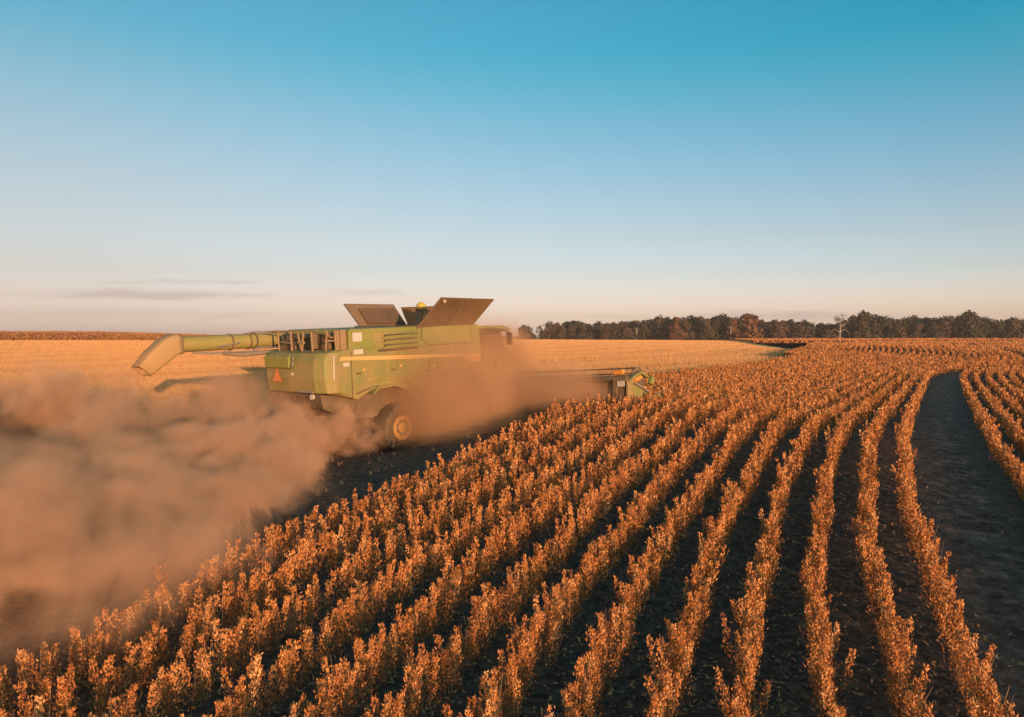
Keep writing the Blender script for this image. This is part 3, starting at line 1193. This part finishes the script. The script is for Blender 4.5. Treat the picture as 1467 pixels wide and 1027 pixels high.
    for (pts_, nm_, mt_) in (([(-1.53, 3.36, 3.84), (-1.53, 1.60, 3.86), (-2.02, 1.60, 4.42), (-2.02, 3.28, 4.38)], 'flap_inset', M['canvas_dark']),):  # darker panel over most of the left flap's inner face
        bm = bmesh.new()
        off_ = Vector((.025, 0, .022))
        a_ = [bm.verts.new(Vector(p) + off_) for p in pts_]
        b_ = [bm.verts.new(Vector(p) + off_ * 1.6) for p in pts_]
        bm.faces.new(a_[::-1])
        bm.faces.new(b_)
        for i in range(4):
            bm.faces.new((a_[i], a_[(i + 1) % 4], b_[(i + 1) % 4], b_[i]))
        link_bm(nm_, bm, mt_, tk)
    bm = bmesh.new()
    tube(bm, [(2.15, 1.56, 4.58), (2.20, 1.56, 4.555)], .055, 10)
    link_bm('flap_lamp', bm, M['white'], tk)
    # filling auger head with a yellow hood
    bm = bmesh.new()
    tube(bm, [(0, 2.2, 2.95), (0, 2.68, 4.27)], .11, 14)
    link_bm('filling_auger', bm, M['dark'], tk)
    bm = bmesh.new()
    tube(bm, [(0, 2.7, 4.26), (0, 2.7, 4.36)], .2, 16, mi=1)
    tube(bm, [(0, 2.7, 4.36), (0, 2.7, 4.46), (0, 2.7, 4.54), (0, 2.7, 4.58)], [.16, .17, .13, .05], 16, mi=0)
    link_bm('beacon_dome', bm, [M['yellow'], M['black']], tk, smooth=True)
    # --- stripe
    bm = bmesh.new()
    x0, x1 = 1.522, 1.534
    P = [(-2.16, 2.985), (-2.10, 3.06), (3.98, 2.75), (3.98, 2.52), (3.30, 2.555), (3.12, 2.70)]
    for s in (-1, 1):
        prism_x(bm, P, s * x0, s * x1)
    st = link_bm('stripe', bm, M['stripe'], comb)
    bm = bmesh.new()
    prism_x(bm, [(3.36, 2.655), (3.90, 2.625), (3.90, 2.56), (3.44, 2.59)], 1.534, 1.540)
    link_bm('stripe_inset', bm, M['amber'], st)
    bm = bmesh.new()
    box(bm, 1.522, 1.530, -2.02, -1.80, 2.80, 2.91)
    link_bm('white_badge', bm, M['white'], comb)
    # small fittings on the side panels
    for (y, z) in ((-1.55, 2.55), (-.2, 2.55), (1.25, 2.40), (2.9, 2.55)):
        bm = bmesh.new()
        box(bm, 1.52, 1.55, y, y + .16, z, z + .035)
        link_bm('latch', bm, M['black'], comb, bevel=.006)
    for (y, z, w_, h_) in ((.15, 2.62, .10, .07), (1.62, 2.50, .12, .09), (-1.3, 2.62, .08, .06)):
        bm = bmesh.new()
        box(bm, 1.521, 1.526, y, y + w_, z, z + h_)
        link_bm('sticker', bm, M['stripe'], comb)
    bm = bmesh.new()
    for q in range(7):
        y = 1.75 + q * .09
        prism_x(bm, [(y, 1.95), (y + .05, 1.95), (y + .05, 2.28), (y, 2.28)], 1.518, 1.535)
    link_bm('side_vent', bm, M['black'], comb)
    bm = bmesh.new()
    tube(bm, [(1.54, -1.60, 1.98), (1.56, -1.0, 2.12), (1.56, -.75, 2.13)], .022, 6)
    link_bm('edge_trim', bm, M['dark'], comb)
    # --- tail: marker strip, lamps, slow vehicle triangle
    bm = bmesh.new()
    prism_x(bm, [(-2.385, 2.48), (-2.385, 3.12), (-2.345, 3.12), (-2.345, 2.48)], 1.505, 1.55)
    link_bm('marker_strip', bm, M['white'], comb, bevel=.008)
    bm = bmesh.new()
    zc, xc, yb = 2.52, -.52, -2.80
    tri = lambda r, y: [(xc + r * math.sin(a), y, zc + r * math.cos(a)) for a in (0, 2 * math.pi / 3, 4 * math.pi / 3)]
    for r, y, mi in ((.30, yb - .012, 1), (.22, yb - .020, 0)):
        a = [bm.verts.new(p) for p in tri(r, y)]
        b = [bm.verts.new(p) for p in tri(r, y + .012)]
        bm.faces.new(a).material_index = mi
        bm.faces.new(b[::-1]).material_index = mi
        for i in range(3):
            bm.faces.new((a[i], b[i], b[(i + 1) % 3], a[(i + 1) % 3])).material_index = mi
    link_bm('warning_triangle', bm, [M['orange'], M['red']], comb)
    for (x, y, z, r_) in ((-.45, -2.79, 3.07, .07), (.2, -2.78, 2.62, .045), (-.9, -2.76, 3.07, .07)):
        bm = bmesh.new()
        tube(bm, [(x, y + .05, z), (x, y - .03, z)], [r_, r_ * .9], 14)
        link_bm('tail_lamp', bm, M['white'], comb, smooth=True)
    bm = bmesh.new()
    prism_x(bm, [(-2.78, 2.76), (-2.84, 2.80), (-2.86, 3.08), (-2.78, 3.14), (-2.7, 3.14)], -1.05, .12)
    link_bm('tail_hatch', bm, M['yellow'] if False else M['green2'], comb, bevel=.02)
    bm = bmesh.new()   # hoop handle beside the hatch
    tube(bm, [(.25, -2.76, 3.14), (.36, -2.86, 3.08), (.36, -2.88, 2.90), (.22, -2.84, 2.76)], .03, 8)
    link_bm('grab_handle', bm, M['steel'], comb, smooth=True)
    bm = bmesh.new()
    tube(bm, [(.3, -2.74, 2.12), (1.0, -2.70, 2.12)], .03, 8)
    link_bm('tail_bar', bm, M['steel'], comb, smooth=True)
    bm = bmesh.new()
    tube(bm, [(.9, -2.62, 1.98), (.9, -2.69, 1.98)], .08, 12)
    link_bm('tail_lamp', bm, M['white'], comb, smooth=True)
    # --- rear deck: engine block, rails, ladder
    bm = bmesh.new()
    box(bm, -1.3, .95, -2.05, -1.745, 3.252, 3.70)
    box(bm, -.95, -.2, -2.35, -2.06, 3.252, 3.50)
    tube(bm, [(.55, -2.25, 3.28), (.55, -2.25, 3.75)], .13, 12)
    tube(bm, [(-.6, -2.2, 3.5), (-.1, -2.2, 3.66), (.5, -2.25, 3.6)], .06, 8)
    link_bm('engine', bm, M['dark'], comb, bevel=.02)
    bm = bmesh.new()
    r_ = .024
    tube(bm, [(-1.2, -2.55, 3.80), (1.15, -2.6, 3.83)], r_, 6)
    for x in (-.72, -.1, .22, .5, .86):
        lean = .14 if x in (.22,) else (-.12 if x == .5 else 0)
        tube(bm, [(x + lean, -2.55, 3.24), (x, -2.57, 3.81)], r_ * 1.25, 6)
    tube(bm, [(-.72, -2.55, 3.50), (-.1, -2.56, 3.46)], r_, 6)
    tube(bm, [(.22, -2.56, 3.48), (.5, -2.56, 3.48)], r_ * 1.6, 6)
    link_bm('deck_rail', bm, M['rail'], comb, smooth=True)
    bm = bmesh.new()
    for y in (-2.5, -2.14, -1.84):
        tube(bm, [(1.38, y, 3.24), (1.34, y + (.1 if y < -2.4 else 0), 3.80)], .026, 6)
    tube(bm, [(1.36, -2.5, 3.52), (1.36, -1.84, 3.52)], .024, 6)
    tube(bm, [(1.34, -2.46, 3.82), (1.2, -2.2, 3.62), (1.2, -1.78, 3.55)], .03, 6)
    tube(bm, [(1.3, -2.02, 3.24), (1.3, -2.02, 3.8)], .06, 8)
    box(bm, 1.12, 1.4, -1.98, -1.78, 3.25, 3.82)
    link_bm('deck_ladder', bm, M['rail'], comb)
    # --- wheels
    def wheel(x, y, z, r, w, rim_r, nlug, turn=0.0):
        s = 1 if x > 0 else -1
        piv = empty('wheel')
        piv.parent = comb
        piv.location = (x, y, z)
        piv.rotation_euler = (0, 0, turn)
        bm = bmesh.new()
        h = w / 2
        lathe_x(bm, [(-h * .75, rim_r), (-h * .98, r * .72), (-h, r * .86), (-h * .86, r * .955), (-h * .5, r * .97), (h * .5, r * .97), (h * .86, r * .955), (h, r * .86), (h * .98, r * .72), (h * .75, rim_r)], (0, 0, 0), 40)
        for q in range(nlug):
            for side in (-1, 1):
                a = 2 * math.pi * (q + (.5 if side > 0 else 0)) / nlug
                da = .20 * 1.0 / r
                pr_ = []
                for (xx, aa) in ((0.02 * side, a), (side * h * .98, a + da)):
                    for dd in (-.028 / r, .028 / r):
                        for rr_ in (r * .93, r * 1.0):
                            rr2 = rr_ if abs(xx) < h * .5 else rr_ - .03 * r
                            pr_.append(bm.verts.new((xx, rr2 * math.cos(aa + dd), rr2 * math.sin(aa + dd))))
                v = pr_
                for f in ((0, 1, 3, 2), (4, 6, 7, 5), (0, 4, 5, 1), (2, 3, 7, 6), (1, 5, 7, 3), (0, 2, 6, 4)):
                    bm.faces.new([v[i] for i in f])
        link_bm('tyre', bm, M['rubber'], piv)
        bm = bmesh.new()
        o = s * h
        lathe_x(bm, [(o * .55, .02), (o * .55, rim_r * .99), (o * .80, rim_r * 1.04), (o * .86, rim_r), (o * .80, rim_r * .88), (o * .70, rim_r * .5), (o * .80, rim_r * .40), (o * .86, rim_r * .34), (o * .86, .02)], (0, 0, 0), 32)
        for q in range(8):
            a = 2 * math.pi * q / 8
            c = (rim_r * .62 * math.cos(a), rim_r * .62 * math.sin(a))
            tube(bm, [(o * .6, *c), (o * .80, *c)], .026, 6)
        link_bm('rim', bm, M['rim'], piv, smooth=True)
    wheel(1.38, .12, .76, .77, .56, .36, 18, turn=-.02)
    wheel(-1.38, .12, .76, .77, .56, .36, 18, turn=-.02)
    wheel(1.45, 3.98, 1.04, 1.04, .78, .56, 22)
    wheel(-1.45, 3.98, 1.04, 1.04, .78, .56, 22)
    # --- cab
    bm = bmesh.new()
    prism_x(bm, [(4.12, 1.95), (4.1, 3.42), (5.75, 3.42), (6.05, 2.7), (5.7, 1.9)], -.98, .98)
    cab = link_bm('cab', bm, M['glass'], comb, bevel=.05)
    for s in (-1, 1):
        for pl_ in (((4.12, 1.95), (4.1, 3.42)), ((4.9, 1.92), (4.9, 3.42)), ((5.7, 1.9), (6.05, 2.7), (5.75, 3.42))):
            bm = bmesh.new()
            tube(bm, [(s * .98, *q) for q in pl_], .045, 6)
            link_bm('cab_pillar', bm, M['black'], cab)
    bm = bmesh.new()
    prism_x(bm, [(3.98, 3.424), (4.0, 3.60), (4.5, 3.68), (5.9, 3.64), (6.3, 3.52), (6.28, 3.45), (5.7, 3.424)], -1.1, 1.1)
    rf = link_bm('cab_roof', bm, M['green2'], cab, bevel=.04)
    bm = bmesh.new()
    for x in (-.8, -.4, .4, .8):
        box(bm, x - .09, x + .09, 6.25, 6.34, 3.43, 3.53)
    link_bm('work_lamp', bm, M['white'], rf)
    bm = bmesh.new()
    tube(bm, [(1.05, 4.3, 3.52), (1.5, 4.45, 3.58), (1.9, 4.95, 3.50), (1.95, 5.12, 3.40)], .045, 8)
    tube(bm, [(1.05, 4.3, 3.44), (1.75, 4.75, 3.46)], .03, 8)
    ma = link_bm('mirror_arm', bm, M['dark'], cab, smooth=True)
    bm = bmesh.new()
    box(bm, 1.85, 2.05, 5.06, 5.16, 2.98, 3.42)
    link_bm('mirror', bm, M['black'], ma, bevel=.02)
    bm = bmesh.new()
    tube(bm, [(1.05, 4.25, 1.7), (1.7, 4.5, 1.95), (1.75, 4.55, 2.5)], .03, 6)
    tube(bm, [(1.2, 4.6, 1.2), (1.2, 4.6, 3.0), (1.05, 4.6, 3.3)], .025, 6)
    box(bm, 1.68, 1.82, 4.5, 4.56, 2.25, 2.5)
    link_bm('cab_handrail', bm, M['black'], cab)
    bm = bmesh.new()
    box(bm, .98, 1.5, 4.15, 4.95, 1.82, 1.9)
    for z in (.75, 1.05, 1.35, 1.62):
        box(bm, 1.15, 1.5, 4.98, 5.2, z, z + .05)
    box(bm, 1.13, 1.16, 4.95, 5.22, .7, 1.9)
    box(bm, 1.49, 1.52, 4.95, 5.22, .7, 1.9)
    link_bm('cab_steps', bm, M['dark'], cab)
    # --- unloading auger folded back along the left side
    bm = bmesh.new()
    tube(bm, [(-1.55, 1.2, 2.6), (-1.75, 1.0, 3.2), (-1.95, .5, 3.48), (-2.0, -.2, 3.51)], .23, 18)
    tube(bm, [(-2.0, -.2, 3.51), (-2.0, -5.06, 3.55)], .225, 20)
    ag = link_bm('unloading_auger', bm, M['tube'], comb, smooth=True)
    for y in (-.9, -1.8, -2.55, -2.75, -3.35, -4.95):
        bm = bmesh.new()
        tube(bm, [(-2.0, y, 3.53), (-2.0, y - .05, 3.53)], .25, 20)
        link_bm('auger_band', bm, M['dark'], ag)
    bm = bmesh.new()
    tube(bm, [(-1.82, -1.7, 3.30), (-1.82, -2.6, 3.30), (-1.80, -2.75, 3.22), (-1.8, -4.1, 3.26), (-1.85, -4.6, 3.30)], .035, 6)
    tube(bm, [(-1.9, -.9, 3.77), (-1.9, -2.0, 3.79), (-1.9, -2.7, 3.80), (-1.9, -2.9, 3.70), (-1.77, -3.2, 3.50), (-1.77, -3.9, 3.42)], .028, 6)
    tube(bm, [(-1.8, -1.2, 3.18), (-1.85, -3.0, 3.14), (-1.95, -3.6, 3.22)], .07, 8)
    link_bm('hydraulic_pipe', bm, M['steel'], ag, smooth=True)
    # spout: a boot bending down
    bm = bmesh.new()
    secs = [((-2.0, -4.92, 3.55), .26, .27, 0), ((-2.0, -5.08, 3.57), .28, .29, -.2), ((-2.0, -5.26, 3.50), .29, .30, -.62), ((-2.0, -5.62, 3.24), .29, .27, -.78), ((-2.0, -6.0, 2.92), .28, .22, -.85)]
    rings = []
    for (c, rx_, rz_, tl) in secs:
        ring = []
        for q in range(20):
            a = 2 * math.pi * q / 20
            u, v = math.cos(a), math.sin(a)
            e = .36
            u = math.copysign(abs(u) ** e, u) * rx_
            v = math.copysign(abs(v) ** e, v) * rz_
            ring.append(bm.verts.new((c[0] + u, c[1] + v * math.sin(tl), c[2] + v * math.cos(tl))))
        rings.append(ring)
    for a, b in zip(rings, rings[1:]):
        for q in range(20):
            bm.faces.new((a[q], a[(q + 1) % 20], b[(q + 1) % 20], b[q]))
    o = link_bm('auger_spout', bm, M['boot'], ag, smooth=True)
    sl = o.modifiers.new('solid', 'SOLIDIFY')
    sl.thickness = .03
    # --- feeder house
    bm = bmesh.new()
    prism_x(bm, [(4.3, 1.9), (4.3, 1.1), (5.62, .45), (5.62, 1.15), (4.9, 1.75)], -.72, .72)
    link_bm('feeder_house', bm, M['green'], comb, bevel=.03)
    # --- header (tilts sideways with the slope)
    HW = 6.35

    def hp(p):
        return (p[0], p[1], p[2] + .95 + .065 * (p[0] - HW))
    bm = bmesh.new()
    box(bm, -HW, HW, 5.62, 5.68, .12, .92, hp)
    prism_x(bm, [(5.68, .12), (5.68, .18), (7.1, .06), (7.25, .0), (7.1, -.02)], -HW, HW, hp)
    hd = link_bm('header', bm, M['dark'], comb)
    bm = bmesh.new()
    for (y, z, r_) in ((5.62, .96, .10), (5.55, .25, .09)):
        tube(bm, [hp((-HW, y, z)), hp((HW, y, z))], r_, 10)
    for q in range(9):
        x = -HW + .4 + q * (2 * HW - .8) / 8
        box(bm, x - .05, x + .05, 5.48, 5.61, .2, .95, hp)
    link_bm('header_frame', bm, M['dark'], hd)
    bm = bmesh.new()
    x = -HW
    q = 0
    while x < HW:
        a = [hp((x, 7.1, .02)), hp((x + .05, 7.1, .02)), hp((x + .025, 7.34, -.01))]
        v = [bm.verts.new(p) for p in a]
        w_ = [bm.verts.new((p[0], p[1], p[2] + .025)) for p in a]
        bm.faces.new(v)
        bm.faces.new(w_[::-1])
        for i in range(3):
            bm.faces.new((v[i], w_[i], w_[(i + 1) % 3], v[(i + 1) % 3]))
        x += .0762
    link_bm('cutter_bar', bm, M['steel'], hd)
    for s in (-1, 1):
        bm = bmesh.new()
        P = [(5.55, -.02), (5.55, .90), (5.72, .93), (6.1, .82), (6.5, .62), (7.0, .34), (7.5, .06), (7.62, -.04)]
        prism_x(bm, P, s * HW, s * (HW + .08), hp)
        # arched top band
        B = [(5.60, .88), (6.05, 1.06), (6.48, 1.13), (6.78, 1.02), (6.98, .90), (6.95, .84), (6.74, .93), (6.46, 1.03), (6.08, .96), (5.66, .80)]
        prism_x(bm, B, s * (HW - .05), s * (HW + .11), hp)
        sh = link_bm('side_shield', bm, M['green'], hd, bevel=.012)
        bm = bmesh.new()
        tube(bm, [hp((s * (HW + .12), 5.9, .78)), hp((s * (HW + .14), 6.5, .55)), hp((s * (HW + .13), 6.85, .38))], .035, 8)
        link_bm('divider_rod', bm, M['steel'], sh)
        bm = bmesh.new()
        tube(bm, [hp((s * (HW + .04), 7.4, .12)), hp((s * (HW + .04), 7.7, .2)), hp((s * (HW + .04), 8.1, .02))], [.10, .08, .02], 10)
        tube(bm, [hp((s * (HW + .04), 7.15, .62)), hp((s * (HW + .04), 7.3, .78)), hp((s * (HW + .04), 7.42, .70))], [.09, .11, .03], 8)
        link_bm('divider_tip', bm, M['yellow'] if s < 0 else M['green2'], sh)
        bm = bmesh.new()
        tube(bm, [hp((s * (HW + .10), 5.95, .86)), hp((s * (HW + .10), 6.38, .93))], .075, 12)
        link_bm('reel_cylinder', bm, M['amber'], sh)
        bm = bmesh.new()
        box(bm, s * (HW - .28), s * (HW - .02), 5.46, 5.5, .72, .90, hp)
        link_bm('reflector', bm, M['white'], hd)
        bm = bmesh.new()
        tube(bm, [hp((s * (HW - .42), 5.6, 1.17)), hp((s * (HW - .12), 5.6, 1.19))], .085, 12)
        link_bm('warning_lamp', bm, M['amber'], hd, smooth=True)
    # reel with bats and tines
    bm = bmesh.new()
    yc, zc = 6.5, .80
    RR = .44
    tube(bm, [hp((-HW + .12, yc, zc)), hp((HW - .12, yc, zc))], .10, 10)
    for q in range(6):
        a = 2 * math.pi * q / 6 + .35
        by, bz = yc + RR * math.cos(a), zc + RR * math.sin(a)
        tube(bm, [hp((-HW + .12, by, bz)), hp((HW - .12, by, bz))], .028, 6)
    for x in np.linspace(-HW + .12, HW - .12, 7):
        for q in range(6):
            a = 2 * math.pi * q / 6 + .35
            tube(bm, [hp((x, yc, zc)), hp((x, yc + RR * math.cos(a), zc + RR * math.sin(a)))], .022, 5)
    for s in (-1, 1):
        c = hp((s * (HW - .1), yc, zc))
        lathe_x(bm, [(-.02, .28), (-.02, .48), (.02, .48), (.02, .28)], c, 24)
    rl = link_bm('reel', bm, M['dark'], hd)
    bm = bmesh.new()
    x = -HW + .2
    while x < HW - .2:
        for q in range(6):
            a = 2 * math.pi * q / 6 + .35
            by, bz = yc + RR * math.cos(a), zc + RR * math.sin(a)
            p0, p1 = hp((x, by, bz)), hp((x + .01, by + .06, bz - .20))
            v = [bm.verts.new((p0[0] - .008, p0[1], p0[2])), bm.verts.new((p0[0] + .008, p0[1], p0[2])), bm.verts.new(p1)]
            bm.faces.new(v)
            v = [bm.verts.new((p0[0], p0[1] - .008, p0[2])), bm.verts.new((p0[0], p0[1] + .008, p0[2])), bm.verts.new(p1)]
            bm.faces.new(v)
        x += .15
    link_bm('reel_tines', bm, M['black'], hd)


build_combine()

# ------------------------------------------------------------------ dust
def dust(name, label, dom, blobs, k, noise_scale, amp, seed, colr, step, g=0.0, edge=.75):
    """closed domain whose density is the union of soft ellipsoids (machine axes) broken up by noise"""
    bm = bmesh.new()
    box(bm, *dom)
    o = link_bm(name, bm, [])
    o.location = tuple(CP)
    o.rotation_euler = (0, 0, -C_HEAD)
    m = bpy.data.materials.new(name + '_air')
    m.use_nodes = True
    t = m.node_tree
    t.nodes.clear()
    out = N(t, 'ShaderNodeOutputMaterial')
    pv = N(t, 'ShaderNodeVolumePrincipled')
    pv.inputs['Color'].default_value = (*colr, 1)
    pv.inputs['Anisotropy'].default_value = g
    tcn = N(t, 'ShaderNodeTexCoord')
    P = tcn.outputs['Object']
    # billows: distorted fractal noise
    mp = N(t, 'ShaderNodeMapping')
    mp.inputs['Location'].default_value = (seed, seed * 2.1, seed * .7)
    mp.inputs['Scale'].default_value = (1, .9, 1.0)
    L(t, P, mp.inputs[0])
    nz = N(t, 'ShaderNodeTexNoise', i_Scale=noise_scale * .45, i_Detail=5.0, i_Roughness=0.58, i_Distortion=0.25)
    L(t, mp.outputs[0], nz.inputs['Vector'])
    acc = None
    for (c, r, wgt) in blobs:
        s1 = N(t, 'ShaderNodeVectorMath', operation='SUBTRACT')
        L(t, P, s1.inputs[0])
        s1.inputs[1].default_value = c
        s2 = N(t, 'ShaderNodeVectorMath', operation='DIVIDE')
        L(t, s1.outputs[0], s2.inputs[0])
        s2.inputs[1].default_value = r
        ln = N(t, 'ShaderNodeVectorMath', operation='LENGTH')
        L(t, s2.outputs[0], ln.inputs[0])
        v = mathn(t, 'SUBTRACT', 1.0, ln.outputs['Value'])
        v = mathn(t, 'MULTIPLY', v, wgt)
        acc = v if acc is None else mathn(t, 'SMOOTH_MAX', acc, v, 0.25)
    nb = N(t, 'ShaderNodeTexNoise', i_Scale=noise_scale * .16, i_Detail=1.0, i_Distortion=0.4)
    L(t, mp.outputs[0], nb.inputs['Vector'])
    nn = mathn(t, 'MULTIPLY_ADD', nb.outputs['Fac'], 0.9, nz.outputs['Fac'])
    nn = mathn(t, 'SUBTRACT', nn, 0.95)
    d = mathn(t, 'MULTIPLY_ADD', nn, amp, acc)
    r1 = N(t, 'ShaderNodeMapRange', interpolation_type='SMOOTHSTEP')
    L(t, d, r1.inputs['Value'])
    r1.inputs['From Min'].default_value = 0.0
    r1.inputs['From Max'].default_value = edge
    r2 = N(t, 'ShaderNodeMapRange', interpolation_type='SMOOTHSTEP')
    L(t, acc, r2.inputs['Value'])
    r2.inputs['From Min'].default_value = -0.12
    r2.inputs['From Max'].default_value = 0.30
    d = mathn(t, 'MULTIPLY', r1.outputs[0], r2.outputs[0])
    d = mathn(t, 'MULTIPLY', d, k)
    L(t, d, pv.inputs['Density'])
    L(t, pv.outputs[0], out.inputs['Volume'])
    m.cycles.volume_step_rate = step
    o.data.materials.append(m)
    tag(o, label, 'dust', kind='stuff')
    return o


DUST = True
if DUST:
    dust('dust_cloud', 'thick billowing orange dust trailing behind the combine harvester',
         (-11, 12, -34, -.4, -1.2, 5.0),
         [((1.2, -2.4, .9), (1.7, 1.7, 1.1), .66), ((1.2, -4.4, .7), (2.2, 2.6, 1.35), 1.0), ((3.0, -7.2, .6), (2.7, 3.0, 1.3), 1.1), ((4.9, -9.8, .5), (2.8, 3.2, 1.2), 1.1),
          ((6.2, -14.4, .5), (3.0, 3.6, 1.15), .9), ((2.0, -12.0, .5), (4.0, 3.6, 1.25), 1.0), ((4.0, -17.0, .6), (5.0, 5.0, 1.4), .85),
          ((-1.0, -21, .7), (5.0, 6.5, 1.5), .7), ((-3.5, -7, .9), (5, 5.5, 1.7), .30), ((-7, -13, 1.0), (6, 9, 1.8), .36), ((7.2, -12.5, .8), (2.6, 4.0, 1.2), .34), ((6.8, -16.5, .8), (3.2, 4.0, 1.3), .42)],
         4.6, 2.3, 2.0, 3.0, (0.80, 0.50, 0.315), 0.20, g=-.18, edge=.74)
    dust('dust_haze', 'thin low dust drifting along the wheels towards the header',
         (-8, 6.6, -.39, 10.5, -1.2, 4.4),
         [((2.4, 0.6, 1.2), (2.2, 3.3, 2.0), .95), ((2.7, 3.0, 1.3), (2.0, 3.2, 1.7), .85), ((4.3, 4.4, 1.65), (2.4, 2.4, 1.1), .9), ((1.3, 5.3, 2.2), (1.8, 1.8, 2.2), 1.05), ((2.6, .8, 2.0), (2.4, 5.2, 2.5), .40), ((2.4, 6.0, 1.5), (4.2, 2.6, 1.5), .9)],
         1.5, 1.8, .75, 9.0, (0.82, 0.485, 0.27), 0.22, g=-.18, edge=.95)



def chaff():
    """bits of straw thrown out under the tail"""
    r = np.random.default_rng(21)
    n = 1500
    yl = -1.6 - r.gamma(1.6, 1.1, n)
    xl = r.normal(.9, .9, n)
    zl = np.clip(1.5 + r.normal(0, .3, n) + (yl + 1.6) * .12 - r.random(n) ** 2 * 1.2, .05, 2.2)
    wx = CP[0] + xl * cR[0] + yl * cF[0]
    wy = CP[1] + xl * cR[1] + yl * cF[1]
    C = np.stack([wx, wy, CP[2] + zl], 1)
    u = r.normal(0, 1, (n, 3))
    u /= np.linalg.norm(u, axis=1)[:, None]
    v = np.cross(u, r.normal(0, 1, (n, 3)))
    v /= np.linalg.norm(v, axis=1)[:, None]
    ln = r.uniform(.01, .035, n)
    V, Fq = quads_at(C, u * ln[:, None], v * (ln * .3)[:, None])
    o = np_mesh('flying_chaff', V, Fq, [M['straw']], r.random(n))
    tag(o, 'bits of straw flying out under the tail of the harvester', 'chaff', kind='stuff')


chaff()


# ------------------------------------------------------------------ evening air
def haze():
    bm = bmesh.new()
    box(bm, -6600, 6600, -1500, 6600, -30, 21)
    o = link_bm('haze', bm, [])
    m = bpy.data.materials.new('haze_air')
    m.use_nodes = True
    t = m.node_tree
    t.nodes.clear()
    out = N(t, 'ShaderNodeOutputMaterial')
    pv = N(t, 'ShaderNodeVolumePrincipled')
    pv.inputs['Color'].default_value = (0.95, 0.86, 0.78, 1)
    pv.inputs['Density'].default_value = HAZE
    L(t, pv.outputs[0], out.inputs['Volume'])
    o.data.materials.append(m)
    tag(o, 'thin warm evening haze over the whole field', 'haze', kind='stuff')


HAZE = 0.0002
haze()
